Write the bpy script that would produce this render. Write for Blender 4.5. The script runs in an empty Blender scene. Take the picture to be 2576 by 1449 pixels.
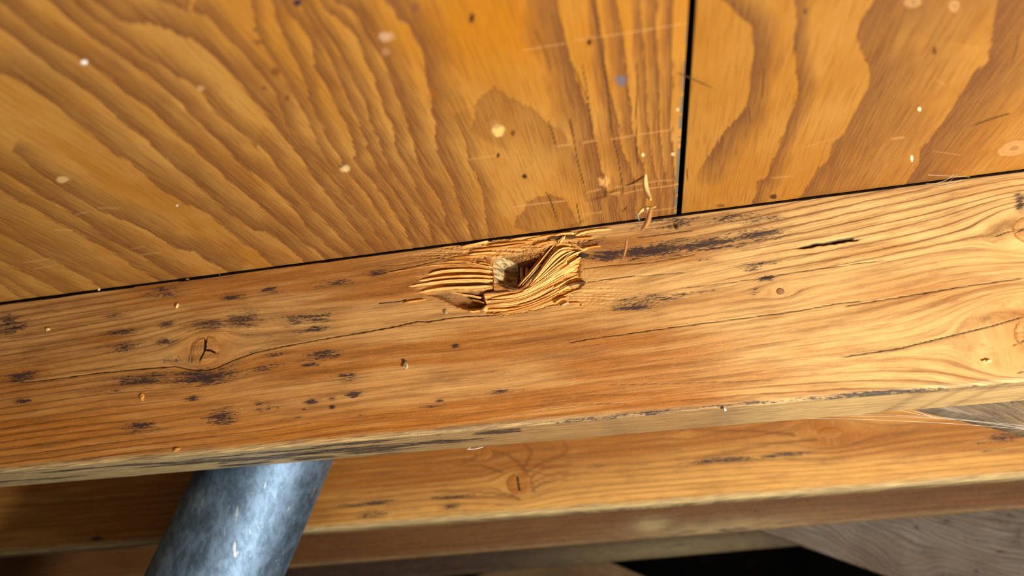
import bpy, bmesh, math, random
import numpy as np
from mathutils import Matrix, Vector

# ------------------------------------------------------------------ camera
F, CX, CY, ZC = 1860.0, 1288.0, 724.5, 0.90           # focal length in pixels of a 2576x1449 frame
_vx = np.array([-10313 - CX, 2101 - CY, F]); _vy = np.array([1658 - CX, 1330 - CY, F])
_dx = -_vx / np.linalg.norm(_vx)
_dy = _vy - _dx * np.dot(_vy, _dx); _dy /= np.linalg.norm(_dy)
ROT = np.array([_dx, _dy, np.cross(_dx, _dy)]).T        # camera (right, down, forward) = ROT @ world
scene = bpy.context.scene
cam = bpy.data.cameras.new('camera'); camo = bpy.data.objects.new('camera', cam)
scene.collection.objects.link(camo); scene.camera = camo
cam.sensor_width = 36.0; cam.lens = F / 2576 * 36.0; cam.clip_start = 0.02
M = Matrix.Identity(4)
for i in range(3):
    M[i][0] = ROT[0][i]; M[i][1] = -ROT[1][i]; M[i][2] = -ROT[2][i]
M[2][3] = ZC
camo.matrix_world = M
cam.dof.use_dof = True; cam.dof.focus_distance = 0.53; cam.dof.aperture_fstop = 4.6

# ------------------------------------------------------------------ light
world = bpy.data.worlds.new('world'); scene.world = world; world.use_nodes = True
world.node_tree.nodes['Background'].inputs[0].default_value = (0.75, 0.85, 1.0, 1)
world.node_tree.nodes['Background'].inputs[1].default_value = 0.02
def area_light(name, loc, target, size, power, col, spread=180):
    l = bpy.data.lights.new(name, 'AREA'); l.shape = 'DISK'; l.size = size; l.energy = power; l.color = col
    l.spread = math.radians(spread)
    o = bpy.data.objects.new(name, l); scene.collection.objects.link(o)
    o.location = (loc[0], loc[1], loc[2] + ZC)
    d = Vector(target) - Vector(loc)
    o.rotation_euler = d.to_track_quat('-Z', 'Y').to_euler()
    return o
area_light('work_lamp', (0.52, 0.04, -0.40), (0.05, 0.5, 0.12), 0.09, 14.0, (1.0, 0.96, 0.90))
area_light('fill_from_below', (-0.18, -0.10, -0.72), (-0.15, 0.35, 0.20), 0.6, 2.7, (1.0, 0.97, 0.93))  # soft fill added below the camera to even out the plywood
vs = scene.view_settings
vs.view_transform = 'Standard'; vs.look = 'None'; vs.exposure = 0.0; vs.gamma = 1.0; vs.use_curve_mapping = False

# ------------------------------------------------------------------ helpers
def ray(px, py): return ROT.T @ np.array([px - CX, py - CY, F])
def onY(px, py, Y): r = ray(px, py); r = r * (Y / r[1]); r[2] += ZC; return r      # photo pixel -> point on a vertical plane
def onZ(px, py, Z): r = ray(px, py); r = r * (Z / r[2]); r[2] += ZC; return r      # photo pixel -> point on a level plane (height from lens)
def proj(X, Y, Z):
    Zc = Z - ZC
    a = ROT[0][0]*X + ROT[0][1]*Y + ROT[0][2]*Zc
    b = ROT[1][0]*X + ROT[1][1]*Y + ROT[1][2]*Zc
    c = ROT[2][0]*X + ROT[2][1]*Y + ROT[2][2]*Zc
    c = np.maximum(c, 0.02)
    return CX + F*a/c, CY + F*b/c
def lin(r, g, b):
    f = lambda c: (c/255/12.92) if c/255 <= 0.04045 else ((c/255 + 0.055)/1.055)**2.4
    return (f(r), f(g), f(b), 1.0)
def _h(ix, iy, s):
    n = (ix.astype(np.int64)*374761393 + iy.astype(np.int64)*668265263 + s*1274126177) & 0xffffffff
    n = ((n ^ (n >> 13)) * 1274126177) & 0xffffffff
    return ((n ^ (n >> 16)) & 0xffff) / 65535.0
def vnoise(x, y, s=0):                                  # value noise 0..1
    ix = np.floor(x); iy = np.floor(y); fx = x - ix; fy = y - iy
    fx = fx*fx*(3-2*fx); fy = fy*fy*(3-2*fy)
    a = _h(ix, iy, s); b = _h(ix+1, iy, s); c = _h(ix, iy+1, s); d = _h(ix+1, iy+1, s)
    return (a*(1-fx)+b*fx)*(1-fy) + (c*(1-fx)+d*fx)*fy
def fbm(x, y, s=0, o=3):
    t = 0; a = 0.5; n = 0
    for i in range(o):
        t = t + a*vnoise(x, y, s+i*17); n += a; a *= 0.5; x = x*2.03; y = y*2.03
    return t / n
def sstep(a, b, x):
    t = np.clip((x-a)/(b-a), 0, 1); return t*t*(3-2*t)
def pdist(u, v, P):
    """distance, side and arc parameter of points (u,v) to the polyline P"""
    best = np.full(u.shape, 1e9); sd = np.zeros(u.shape); tt = np.zeros(u.shape)
    n = len(P) - 1
    for i in range(n):
        ax, ay = P[i]; bx, by = P[i+1]; dx, dy = bx-ax, by-ay; L2 = dx*dx+dy*dy + 1e-9
        t = ((u-ax)*dx + (v-ay)*dy)/L2; tc = np.clip(t, 0, 1)
        d = np.hypot(u-ax-tc*dx, v-ay-tc*dy)
        m = d < best
        cr = dx*(v-ay) - dy*(u-ax)
        best = np.where(m, d, best); sd = np.where(m, np.sign(cr), sd); tt = np.where(m, (i+tc)/n, tt)
    return best, sd, tt
COL = scene.collection
def link(name, me, mat=None, parent=None):
    o = bpy.data.objects.new(name, me); COL.objects.link(o)
    if mat: me.materials.append(mat) if not me.materials else None
    if parent: o.parent = parent
    return o
def tag(o, label=None, cat=None, group=None, kind=None):
    for k, v in (('label', label), ('category', cat), ('group', group), ('kind', kind)):
        if v: o[k] = v
    return o
def empty(name, loc=(0, 0, 0)):
    o = bpy.data.objects.new(name, None); COL.objects.link(o); o.location = loc; o.empty_display_size = 0.05
    return o
def grid_mesh(name, X, Y, Z, close_v=False, smooth=True):
    """X,Y,Z arrays (rows, cols) -> quad grid; close_v joins the last row to the first"""
    r, c = X.shape
    me = bpy.data.meshes.new(name)
    co = np.stack([X, Y, Z], -1).reshape(-1, 3).astype(np.float32)
    rr = r if close_v else r - 1
    i = np.arange(rr)[:, None]; j = np.arange(c - 1)[None, :]
    i2 = (i + 1) % r
    q = np.stack([i*c+j + 0*i2, i*c+j+1 + 0*i2, i2*c+j+1, i2*c+j], -1).reshape(-1, 4).astype(np.int32)
    me.vertices.add(len(co)); me.vertices.foreach_set('co', co.ravel())
    me.loops.add(q.size); me.loops.foreach_set('vertex_index', q.ravel())
    me.polygons.add(len(q)); me.polygons.foreach_set('loop_start', np.arange(0, q.size, 4, dtype=np.int32))
    if smooth: me.polygons.foreach_set('use_smooth', np.ones(len(q), bool))
    me.update(calc_edges=True)
    return me
def fcol(me, name, arrs):
    a = me.attributes.new(name, 'FLOAT_COLOR', 'POINT')
    a.data.foreach_set('color', np.stack([np.broadcast_to(x, arrs[0].shape) for x in arrs], -1).astype(np.float32).ravel())
def fvec(me, name, arrs):
    a = me.attributes.new(name, 'FLOAT_VECTOR', 'POINT')
    a.data.foreach_set('vector', np.stack([np.broadcast_to(x, arrs[0].shape) for x in arrs], -1).astype(np.float32).ravel())
def pymesh(name, v, f, smooth=False):
    me = bpy.data.meshes.new(name); me.from_pydata([tuple(map(float, p)) for p in v], [], f)
    bm = bmesh.new(); bm.from_mesh(me); bmesh.ops.recalc_face_normals(bm, faces=bm.faces); bm.to_mesh(me); bm.free()
    if smooth:
        for p in me.polygons: p.use_smooth = True
    return me
def box_mesh(name, a, b, bevel=0.0):
    bm = bmesh.new(); bmesh.ops.create_cube(bm, size=1.0)
    for v in bm.verts:
        v.co = [(a[k]+b[k])/2 + v.co[k]*(b[k]-a[k]) for k in range(3)]
    if bevel: bmesh.ops.bevel(bm, geom=list(bm.edges), offset=bevel, segments=2, affect='EDGES', profile=0.5)
    me = bpy.data.meshes.new(name); bm.to_mesh(me); bm.free(); return me

# ------------------------------------------------------------------ node helper
class NT:
    def __init__(s, name):
        s.mat = bpy.data.materials.new(name); s.mat.use_nodes = True
        s.t = s.mat.node_tree; s.bsdf = s.t.nodes['Principled BSDF']
    def put(s, sock, v):
        if isinstance(v, bpy.types.NodeSocket): s.t.links.new(v, sock)
        elif v is not None: sock.default_value = v
    def m(s, op, a, b=None, c=None, clamp=False):
        n = s.t.nodes.new('ShaderNodeMath'); n.operation = op; n.use_clamp = clamp
        for k, v in enumerate((a, b, c)): s.put(n.inputs[k], v)
        return n.outputs[0]
    def mix(s, f, a, b, mode='MIX'):
        n = s.t.nodes.new('ShaderNodeMix'); n.data_type = 'RGBA'; n.blend_type = mode
        s.put(n.inputs[0], f); s.put(n.inputs[6], a); s.put(n.inputs[7], b); return n.outputs[2]
    def attr(s, name):
        n = s.t.nodes.new('ShaderNodeAttribute'); n.attribute_name = name; return n
    def sep(s, c):
        n = s.t.nodes.new('ShaderNodeSeparateColor'); s.put(n.inputs[0], c); return n.outputs
    def vmul(s, v, k):
        n = s.t.nodes.new('ShaderNodeVectorMath'); n.operation = 'MULTIPLY'; s.put(n.inputs[0], v); n.inputs[1].default_value = k
        return n.outputs[0]
    def noise(s, v, k=(1, 1, 1), detail=3, rough=0.55, dist=0.0):
        n = s.t.nodes.new('ShaderNodeTexNoise'); s.put(n.inputs['Vector'], s.vmul(v, k)); n.inputs['Scale'].default_value = 1.0
        n.inputs['Detail'].default_value = detail; n.inputs['Roughness'].default_value = rough; n.inputs['Distortion'].default_value = dist
        return n.outputs[0]
    def ramp(s, f, pts, interp='LINEAR'):
        n = s.t.nodes.new('ShaderNodeValToRGB'); s.put(n.inputs[0], f); e = n.color_ramp; e.interpolation = interp
        while len(e.elements) < len(pts): e.elements.new(0.5)
        for el, (p, c) in zip(e.elements, pts):
            el.position = p; el.color = c if isinstance(c, tuple) else (c, c, c, 1)
        return n.outputs[0]
    def smooth(s, x, a, b):
        n = s.t.nodes.new('ShaderNodeMapRange'); n.interpolation_type = 'SMOOTHSTEP'
        s.put(n.inputs[0], x); s.put(n.inputs[1], a); s.put(n.inputs[2], b); return n.outputs[0]
    def bump(s, h, strength, dist):
        n = s.t.nodes.new('ShaderNodeBump'); n.inputs['Strength'].default_value = strength; n.inputs['Distance'].default_value = dist
        s.put(n.inputs['Height'], h); s.t.links.new(n.outputs[0], s.bsdf.inputs['Normal'])
    def done(s, col, rough, spec=0.3, metal=0.0):
        s.put(s.bsdf.inputs['Base Color'], col); s.put(s.bsdf.inputs['Roughness'], rough)
        s.bsdf.inputs['Specular IOR Level'].default_value = spec; s.bsdf.inputs['Metallic'].default_value = metal
        return s.mat
    def pos(s):
        n = s.t.nodes.new('ShaderNodeTexCoord'); return n.outputs['Object']
def plain(name, col, rough=0.7, var=0.25, k=(60, 60, 60), spec=0.25):
    n = NT(name); f = n.noise(n.pos(), k, 4)
    c2 = tuple(c*(1-var) for c in col[:3]) + (1,)
    return n.done(n.mix(n.smooth(f, 0.35, 0.65), col, c2), rough, spec)

# ------------------------------------------------------------------ wood materials
lin0 = lin
def plywood_material(name, k):
    n = NT(name); lin = lambda r, g, b: tuple(c*k for c in lin0(r, g, b)[:3]) + (1,)
    A = n.attr('mk'); band, warm, scr = n.sep(A.outputs['Color'])[:3]; paint = n.attr('paint'); g = n.attr('guv').outputs['Vector']
    fib = n.noise(g, (900, 26, 1), 4, 0.6); fib2 = n.noise(g, (2600, 60, 1), 2, 0.6)
    spk = n.noise(g, (1500, 1100, 1), 2, 0.7); big = n.noise(g, (30, 12, 1), 3)
    light = n.mix(n.smooth(big, 0.35, 0.7), lin(200, 146, 70), lin(184, 124, 48))
    light = n.mix(warm, light, lin(192, 122, 28))
    light = n.mix(n.m('MULTIPLY', n.smooth(fib, 0.46, 0.70), 0.55), light, lin(148, 88, 24))
    light = n.mix(n.m('MULTIPLY', n.smooth(fib2, 0.55, 0.75), 0.25), light, lin(218, 164, 78))
    dark = n.mix(n.smooth(spk, 0.3, 0.7), lin(142, 88, 40), lin(108, 62, 22))
    dark = n.mix(n.m('MULTIPLY', n.smooth(fib2, 0.5, 0.75), 0.35), dark, lin(158, 100, 52))
    bn = n.m('ADD', band, n.m('MULTIPLY', n.m('SUBTRACT', fib, 0.5), n.m('ADD', 0.25, n.m('MULTIPLY', band, 1.4))), clamp=True)
    c = n.mix(bn, light, dark)
    pore = n.smooth(n.noise(g, (1700, 110, 1), 2, 0.5), 0.70, 0.78)
    c = n.mix(n.m('MULTIPLY', pore, 0.55), c, lin(96, 52, 14))
    hair = n.smooth(n.noise(g, (1900, 1500, 1), 3, 0.8, 2.5), 0.63, 0.70)
    c = n.mix(n.m('MULTIPLY', hair, n.m('MULTIPLY', band, 0.55)), c, lin(212, 156, 80))
    c = n.mix(n.m('MULTIPLY', scr, n.smooth(spk, 0.35, 0.6)), c, lin(226, 172, 104))
    c = n.mix(paint.outputs['Alpha'], c, paint.outputs['Color'])
    h = n.m('ADD', n.m('MULTIPLY', band, -1.0), n.m('ADD', n.m('MULTIPLY', fib, 0.5), n.m('MULTIPLY', spk, n.m('ADD', 0.15, n.m('MULTIPLY', band, 0.6)))))
    n.bump(h, 0.55, 0.0007)
    return n.done(c, n.m('ADD', 0.42, n.m('MULTIPLY', band, 0.25)), 0.35)

def beam_material(name, light, dark, ringdark, stain=lin(33, 33, 42), blur=1.0, streak=1.0):
    n = NT(name)
    ph = n.attr('phase').outputs['Fac']; A = n.attr('mk'); st, fresh, grey = n.sep(A.outputs['Color'])[:3]; crack = A.outputs['Alpha']
    B = n.attr('tn'); tone, rs, red = n.sep(B.outputs['Color'])[:3]; paint = n.attr('paint'); g = n.attr('guv').outputs['Vector']
    wob = n.noise(g, (70, 260, 1), 3)
    f = n.m('FRACT', n.m('ADD', ph, n.m('MULTIPLY', wob, 0.35)))
    ring = n.ramp(f, [(0.0, 0.75), (0.10, 0.15), (0.5, 0.0), (0.80, 0.35), (0.93, 1.0), (1.0, 0.75)])
    fib = n.noise(g, (42, 1100, 1), 4, 0.6); fine = n.noise(g, (160, 2600, 1), 3, 0.6)
    spk = n.noise(g, (1300, 2000, 1), 2, 0.7); mott = n.noise(g, (24, 60, 1), 3)
    c = n.mix(tone, light, dark)
    c = n.mix(n.m('MULTIPLY', red, 0.75), c, lin(200, 120, 30))
    c = n.mix(n.m('MULTIPLY', n.smooth(mott, 0.45, 0.75), 0.35), c, dark)
    strk = n.noise(g, (10, 230, 1), 4, 0.6); haze = n.noise(g, (26, 110, 1), 5, 0.65)
    c = n.mix(n.m('MULTIPLY', n.smooth(strk, 0.45, 0.72), 0.50*streak), c, ringdark)
    c = n.mix(n.m('MULTIPLY', n.smooth(haze, 0.50, 0.72), 0.42), c, lin(132, 90, 52))
    c = n.mix(n.m('MULTIPLY', n.smooth(strk, 0.50, 0.30), 0.30), c, light)
    c = n.mix(n.m('MULTIPLY', n.smooth(fib, 0.48, 0.75), 0.45*streak), c, ringdark)
    c = n.mix(n.m('MULTIPLY', n.m('MULTIPLY', ring, rs), n.m('ADD', 0.35, fib)), c, ringdark)
    c = n.mix(n.m('MULTIPLY', n.smooth(fine, 0.52, 0.72), 0.22), c, lin(240, 190, 120))
    # weathered grey skin, and the lit patch painted on the third beam
    gr = n.mix(n.smooth(fib, 0.38, 0.62), lin(214, 188, 128), lin(146, 122, 88))
    gr = n.mix(n.m('MULTIPLY', n.smooth(strk, 0.48, 0.7), 0.5), gr, lin(98, 86, 74))
    c = n.mix(grey, c, gr)
    # freshly torn pale wood
    fr = n.mix(n.smooth(n.noise(g, (60, 700, 1), 3), 0.4, 0.65), lin(246, 196, 112), lin(196, 122, 48))
    c = n.mix(fresh, c, fr)
    # blue-black mould in streaks along the grain
    sn = n.m('ADD', n.m('MULTIPLY', n.noise(g, (46, 330, 1), 3, 0.6, 0.5), 0.42), n.m('MULTIPLY', n.noise(g, (260, 1300, 1), 4, 0.8, 0.3), 0.58))
    sn = n.m('ADD', n.m('MULTIPLY', n.m('SUBTRACT', sn, 0.5), 3.2), 0.5)
    thr = n.m('SUBTRACT', 1.00, n.m('MULTIPLY', st, 0.90))
    sm = n.m('MULTIPLY', n.smooth(sn, thr, n.m('ADD', thr, 0.30)), n.smooth(st, 0.02, 0.12))
    c = n.mix(n.m('MULTIPLY', n.smooth(n.noise(g, (40, 200, 1), 3, 0.6), 0.35, 0.6), n.m('MULTIPLY', st, 0.45)), c, lin(104, 76, 52))
    c = n.mix(n.m('MULTIPLY', sm, 0.88), c, stain)
    pep = n.smooth(n.noise(g, (700, 1700, 1), 3, 0.8), 0.54, 0.66)
    c = n.mix(n.m('MULTIPLY', pep, n.m('ADD', 0.14, n.m('MULTIPLY', tone, 0.40))), c, lin(96, 58, 30))
    c = n.mix(paint.outputs['Alpha'], c, paint.outputs['Color'])
    c = n.mix(crack, c, lin(38, 18, 8))
    h = n.m('ADD', n.m('MULTIPLY', fib, 0.6), n.m('ADD', n.m('MULTIPLY', fine, 0.35), n.m('MULTIPLY', ring, n.m('MULTIPLY', rs, -0.6))))
    h = n.m('ADD', h, n.m('MULTIPLY', crack, -1.5))
    n.bump(h, 0.5*blur, 0.0006)
    return n.done(c, 0.62, 0.25)
M_PLY = plywood_material('honey_plywood', .92); M_PLY2 = plywood_material('amber_plywood', .74)  # right sheet's colour scaled darker to hold back the strong lamp there
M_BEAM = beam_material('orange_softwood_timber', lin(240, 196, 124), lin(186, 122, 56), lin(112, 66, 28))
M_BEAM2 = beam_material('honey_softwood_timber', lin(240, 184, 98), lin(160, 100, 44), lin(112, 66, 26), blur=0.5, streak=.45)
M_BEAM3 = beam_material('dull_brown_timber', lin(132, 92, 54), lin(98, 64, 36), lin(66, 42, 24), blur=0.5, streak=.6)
M_BEAM4 = beam_material('dark_timber', lin(64, 54, 46), lin(46, 36, 30), lin(28, 22, 18), blur=0.4, streak=.5)  # very dark brown base colour for the farthest beam
M_GREY = beam_material('weathered_grey_board', lin(138, 126, 112), lin(92, 74, 60), lin(54, 46, 40))
# ------------------------------------------------------------------ plywood ceiling
H_PLY = 0.212                                            # underside of the plywood above the lens
_C = dict(A=(0, 0, .2761), B=(0, 380, .2761), C=(450, 0, .2761), D=(450, 330, .2761), E=(850, 0, .2761), F=(850, 300, .2761),
          G=(1300, 0, .2761), H=(1300, 250, .2761), R=(1676, 0, .3864), K=(0, 650, .4141), L=(1600, 400, .4832), Q=(950, 520, .3106), T=(1180, 560, .17945), U=(950, 560, .17943), V=(1750, 450, .2761), W=(600, 820, .27174), S=(1250, 820, .27174), J=(0, 740, .17941), I=(2300, 480, .3313), N=(1600, 950, .37888), O=(700, 1060, .3882))
def poly(*segs):
    out = []
    for s in segs:
        ox, oy, k = _C[s[0]]
        out += [(ox + float(a)*k, oy + float(b)*k) for a, b in (w.split(',') for w in s[1:].split())]
    return out
def ext(P, a=0, b=0):
    P = list(P)
    if a:
        d = np.subtract(P[0], P[1]); d = d/np.hypot(*d); P.insert(0, tuple(np.add(P[0], d*a)))
    if b:
        d = np.subtract(P[-1], P[-2]); d = d/np.hypot(*d); P.append(tuple(np.add(P[-1], d*b)))
    return P
# growth bands: (polyline of the crisp edge, side the dark wood lies on, width in px at start and end, strength)
BANDS = [
 (poly('B80,0 180,50 280,150 400,240 520,320 650,390 780,480 880,530 960,570 1080,620 1160,640 1240,680 1340,720 1420,780 1520,840 1600,890 1700,910', 'D140,1100 230,1170 320,1210 430,1280'), -1, 24, 34, .9),
 (poly('B0,195 80,240 200,310 300,370 400,430 500,470 570,510 650,570 740,630 820,690 900,750 1000,810 1100,870 1180,900 1280,950 1370,1010 1450,1050 1530,1110 1600,1150'), -1, 32, 26, .95),
 (poly('B0,350 80,410 180,470 270,510 380,570 480,640 580,690 680,740 760,780 830,820 920,860 1000,910 1080,960 1160,1010 1240,1060 1340,1120'), -1, 22, 18, .9),
 (poly('B0,640 80,690 180,770 290,830 400,880 500,940 620,990 720,1040 820,1090 920,1130 1000,1170 1130,1210'), -1, 44, 24, .65),
 (poly('B0,760 100,810 200,860 300,910 400,970 500,1000 600,1060 700,1110 800,1170 880,1230'), -1, 20, 16, .85),
 (poly('B0,940 120,1000 250,1060 360,1110 480,1180 560,1230 640,1290'), -1, 34, 18, .65),
 (poly('B0,1010 150,1080 300,1150 400,1200 560,1290'), -1, 14, 14, .75),
 (poly('B0,1130 120,1200 240,1280 330,1330'), -1, 16, 12, .7),
 (poly('B0,1210 100,1290 180,1340'), -1, 12, 10, .7),
 (poly('A0,680 100,700 240,770 380,880 520,990 640,1090 800,1200 920,1300 1060,1420', 'B1180,110 1310,210 1400,300 1500,380 1600,430 1680,490 1750,500', 'D200,720 310,800 400,880 500,960 560,1010 680,1080 800,1180'), -1, 40, 26, .85),
 (poly('A0,260 120,340 260,460 400,570 500,650 600,720 700,780 830,870 960,980 1080,1090 1200,1180 1320,1270 1400,1350 1500,1449', 'B1520,80 1600,170 1700,220', 'D110,420 180,490 260,580 350,660 450,750 550,810 620,870 700,910 800,920 900,980 980,1040 1060,1110 1120,1180'), -1, 30, 30, .95),
 (poly('A0,10 60,60 130,140 250,240 350,320 480,400 600,470 680,500 800,580 950,680 1030,750 1120,840 1200,890 1300,960 1400,1020 1450,1080 1500,1140 1600,1210 1700,1300', 'D100,120 180,210 260,280 340,350 390,390 430,440 520,500 600,570 680,640 740,700 820,760 900,820 1000,900 1060,960 1130,1020 1200,1070 1280,1130'), -1, 36, 24, 1),
 (poly('A440,0 520,70 600,150 700,230 800,320 920,400 1000,460 1100,520 1220,600 1320,670 1420,750 1520,830 1600,900 1650,950 1720,1030', 'C100,1040 200,1130 300,1240', 'D350,90 440,180 520,270 600,340 700,400 800,470 860,520 950,610 1030,690 1100,780 1160,880 1250,950 1330,1030 1400,1080'), -1, 24, 24, 1),
 (poly('A650,0 760,100 850,180 1000,280 1120,370 1240,460 1340,540 1440,590 1540,650 1640,710 1740,770', 'C160,810 230,880 280,960 330,1020 420,1110 520,1190 620,1270 700,1350', 'D720,130 800,200 860,260 880,320 960,420 1060,560 1140,640 1230,730 1320,820 1400,900 1500,1000 1600,1110'), -1, 18, 34, .9),
 (poly('A850,20 960,110 1080,190 1160,210 1300,210 1420,230 1550,280 1680,350', 'C100,360 200,430 300,500 400,590 480,670 560,760 640,870 700,950 760,1010 820,1090 900,1200', 'D960,70 1040,160 1120,260 1180,350 1260,480 1330,560 1420,680 1520,800 1620,920 1700,1010'), -1, 36, 24, 1),
 (poly('A1430,0 1520,40 1640,80 1740,110', 'C80,100 180,140 250,150 320,210 400,300 480,390 560,470 640,560 720,650 800,760 870,850', 'D1010,40 1110,160 1200,230 1300,330 1400,460 1480,570', 'F60,750 130,790 250,920 330,1030 400,1130'), -1, 26, 18, .95),
 (poly('C640,0 700,260 790,470 860,570 940,690 1000,790 1060,900 1130,1030 1180,1130 1230,1260 1290,1370', 'F0,545 70,630 150,740 240,860 330,960 420,1080 500,1170'), -1, 16, 16, .85),
 (poly('C830,0 900,180 950,340 1000,430 1060,540 1120,700 1170,800 1165,900 1230,1020 1310,1180 1330,1220 1400,1350', 'F0,330 60,440 120,530 200,610 300,740 400,900 520,1090'), -1, 20, 14, .95),
 (poly('C930,0 1000,130 1080,200 1180,350 1220,480 1230,600 1290,700 1340,780 1380,880 1450,1010 1530,1160 1560,1240', 'F160,300 140,370 210,470 300,550 370,640 430,720 470,800 530,880 610,1000 620,1040 680,1170'), -1, 18, 20, 1),
 (poly('C1100,0 1130,100 1210,230 1290,370 1340,480 1380,560 1420,650 1480,770 1540,920 1580,1000 1650,1150', 'F190,80 250,190 260,260 330,400 390,500 450,600 540,720 600,800 640,900 700,1020 780,1150'), -1, 14, 22, 1),
 (poly('C1150,0 1250,170 1320,260 1400,370 1470,500 1530,640 1600,760 1660,880 1710,1000', 'F300,60 360,180 400,300 470,440 540,560 620,670 700,770 780,890 840,1000 850,1070'), -1, 14, 22, 1),
 (poly('C1260,0 1320,90 1420,160 1500,250', 'E100,280 170,360 210,480 270,620 330,720 360,830 400,940 420,1040 480,1130 520,1280', 'F510,240 580,390 640,490 690,590 740,690 790,790 850,900 930,1000'), -1, 22, 22, .95),
 (poly('C1400,0', 'E0,40 90,80 180,150 240,280 330,430 400,540 440,640 480,740 530,860 580,960 620,1090 630,1180', 'F690,240 740,430 800,550 870,650 930,750 970,870 960,920 1010,1000'), -1, 34, 24, 1),
 (poly('E430,0 500,100 540,180 640,230 690,340 750,430 780,550 800,720 810,790 850,880 840,1020 880,1130 890,1200 870,1290', 'F920,340 970,440 1020,530 1060,650 1090,740 1110,830 1160,930 1200,1030'), -1, 56, 26, .95),
 (poly('E1040,1040 1100,1150 1160,1280', 'F1180,380 1230,480 1280,580 1310,670 1330,800 1340,880 1360,1010'), -1, 18, 30, .8),
 # right of the crown of the figure: dark wood lies on the other side of the crisp edge
 (poly('G370,0 390,150 420,290 450,420 490,590 540,720 590,850 640,970 680,1120', 'H720,380 730,490 760,590 775,650'), 1, 55, 45, 1.),
 (poly('H750,840 750,950 780,1060 795,1120'), 1, 25, 20, 1.),
 (poly('G720,0 760,250 790,480 820,660 860,880 900,1000 920,1150', 'H940,380 960,480 1000,550 1040,620 1060,700 1085,790 1095,860 1090,950'), 1, 17, 42, 1.),
 (poly('H920,880 910,950 930,1040 950,1100'), 1, 42, 32, 1.),
 (poly('G900,0 930,150 950,290 970,480 990,640 1010,800 1030,950 1050,1150', 'H1080,360 1110,500 1140,560 1160,640 1175,800 1180,950'), 1, 22, 22, 1.),
 (poly('G1120,0 1135,250 1150,450 1170,700 1185,900 1195,1080', 'H1210,350 1240,560 1270,700 1300,830 1310,1030'), 1, 16, 17, 1.),
 (poly('G1265,0 1270,250 1280,480 1290,750 1300,1000 1305,1200', 'H1330,560 1360,700 1370,830 1375,1050'), 1, 23, 15, 1.),
 (poly('G1420,0 1410,300 1410,700 1410,1100', 'H1420,450 1435,650 1440,950'), 1, 22, 15, 1.),
 # the crown itself and the small one at the beam
 (poly('E1170,1240 1240,1090 1250,960 1300,880 1430,780 1520,870 1640,930', 'G70,960 170,1000 230,1080 300,1150 400,1170 440,1230 470,1300 500,1380', 'H590,580 650,640 700,690'), 1, 95, 46, .55),
 (poly('F1590,1000 1620,900 1700,820', 'H90,930 180,900 280,870 350,880 420,900 460,940 500,1010 540,1090 570,1160'), 1, 70, 50, .65),
]
BANDS_R = [
 (poly('R330,-60 400,30 480,100 560,180 575,280 570,380 550,480 545,600 530,690 470,760 380,850 330,930'), -1, 36, 40, 1.),
 (poly('R840,0 845,150 830,250 845,420 860,560 840,700 790,800 750,900 720,1000 680,1080 640,1160 600,1180 570,1290'), -1, 26, 20, 1.),
 (poly('R1420,-90 1310,60 1260,140 1240,230 1270,340 1310,420 1330,480 1310,580 1250,680 1200,780 1160,870 1080,940 1050,1050 1000,1090 930,1190'), -1, 190, 90, .85),
 (poly('R2170,-80 2150,60 2130,150 2120,250 2090,400 2000,480 1950,570 1880,660 1800,790 1720,900 1650,980 1640,1060 1590,1150'), -1, 120, 60, 1.),
]
# light scratches: polyline, width px, strength
SCR = [(poly('G60,460 260,425 430,400'), 1.6, .7), (poly('G520,370 950,310 1250,262 1550,210'), 1.6, .7), (poly('H610,395 730,375'), 4, .5), (poly('H350,430 490,410'), 4, .5),
       (poly('H865,365 940,352 1060,330 1200,310 1400,280'), 3, .5), (poly('H640,850 760,820'), 4, .45), (poly('H830,870 940,850'), 2, .6), (poly('H900,800 1010,790 1280,745 1420,735'), 2.5, .45),
       (poly('H0,975 250,945 455,925'), 1.4, .75), (poly('H980,860 1100,830 1300,800 1470,780'), 1.6, .55), (poly('B500,720 660,722'), 1.5, .8), (poly('B210,1020 450,985'), 3, .4),
       (poly('B310,1075 520,1040'), 2, .5), (poly('B690,580 800,555'), 1.5, .5), (poly('B1290,945 1470,925'), 1.8, .5), (poly('B1200,890 1320,870'), 3, .3), (poly('F1590,805 1811,775'), 1.4, .6),
       (poly('F1185,370 1440,330'), 3, .4), (poly('H600,1050 780,1030'), 3, .35), (poly('H1150,1030 1470,985'), 2, .4), (poly('B900,520 1080,520'), 3, .35),
       (poly('R900,960 1130,890'), 1.5, .4), (poly('R1740,985 1910,1010'), 1.5, .4), (poly('R1470,905 1545,895'), 4, .6), (poly('R690,1160 830,1145'), 2, .5), (poly('R1750,515 1815,555'), 2, .4)]
# fine dark checks in the veneer
CHK = [(poly('G690,0 715,150 740,350 775,530 800,650 825,820 845,1000 865,1200 875,1260'), 2.0), (poly('G180,290 280,520 310,660'), 1.2), (poly('G490,560 560,700 640,900 665,1050 690,1250'), 1.6),
       (poly('G600,600 640,820 660,960'), 1.2), (poly('G1090,560 1105,760 1085,1000 1090,1449'), 1.1), (poly('H480,180 520,350 545,520 575,650 600,740 625,820'), 1.2), (poly('H290,200 330,330 360,450'), 1.4),
       (poly('H885,370 920,520 940,640 960,760 968,880'), 1.2), (poly('H1090,430 1100,600'), 1.2), (poly('H800,760 808,890'), 1.2), (poly('H270,850 320,960 375,1120'), 1.2), (poly('H545,950 585,1150'), 1),
       (poly('H1550,640 1558,740'), 1.8), (poly('R635,450 622,650'), 1), (poly('R540,700 545,800'), 1), (poly('R2300,230 2250,420'), 1), (poly('R2230,740 2100,780 1990,820'), 3)]
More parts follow.
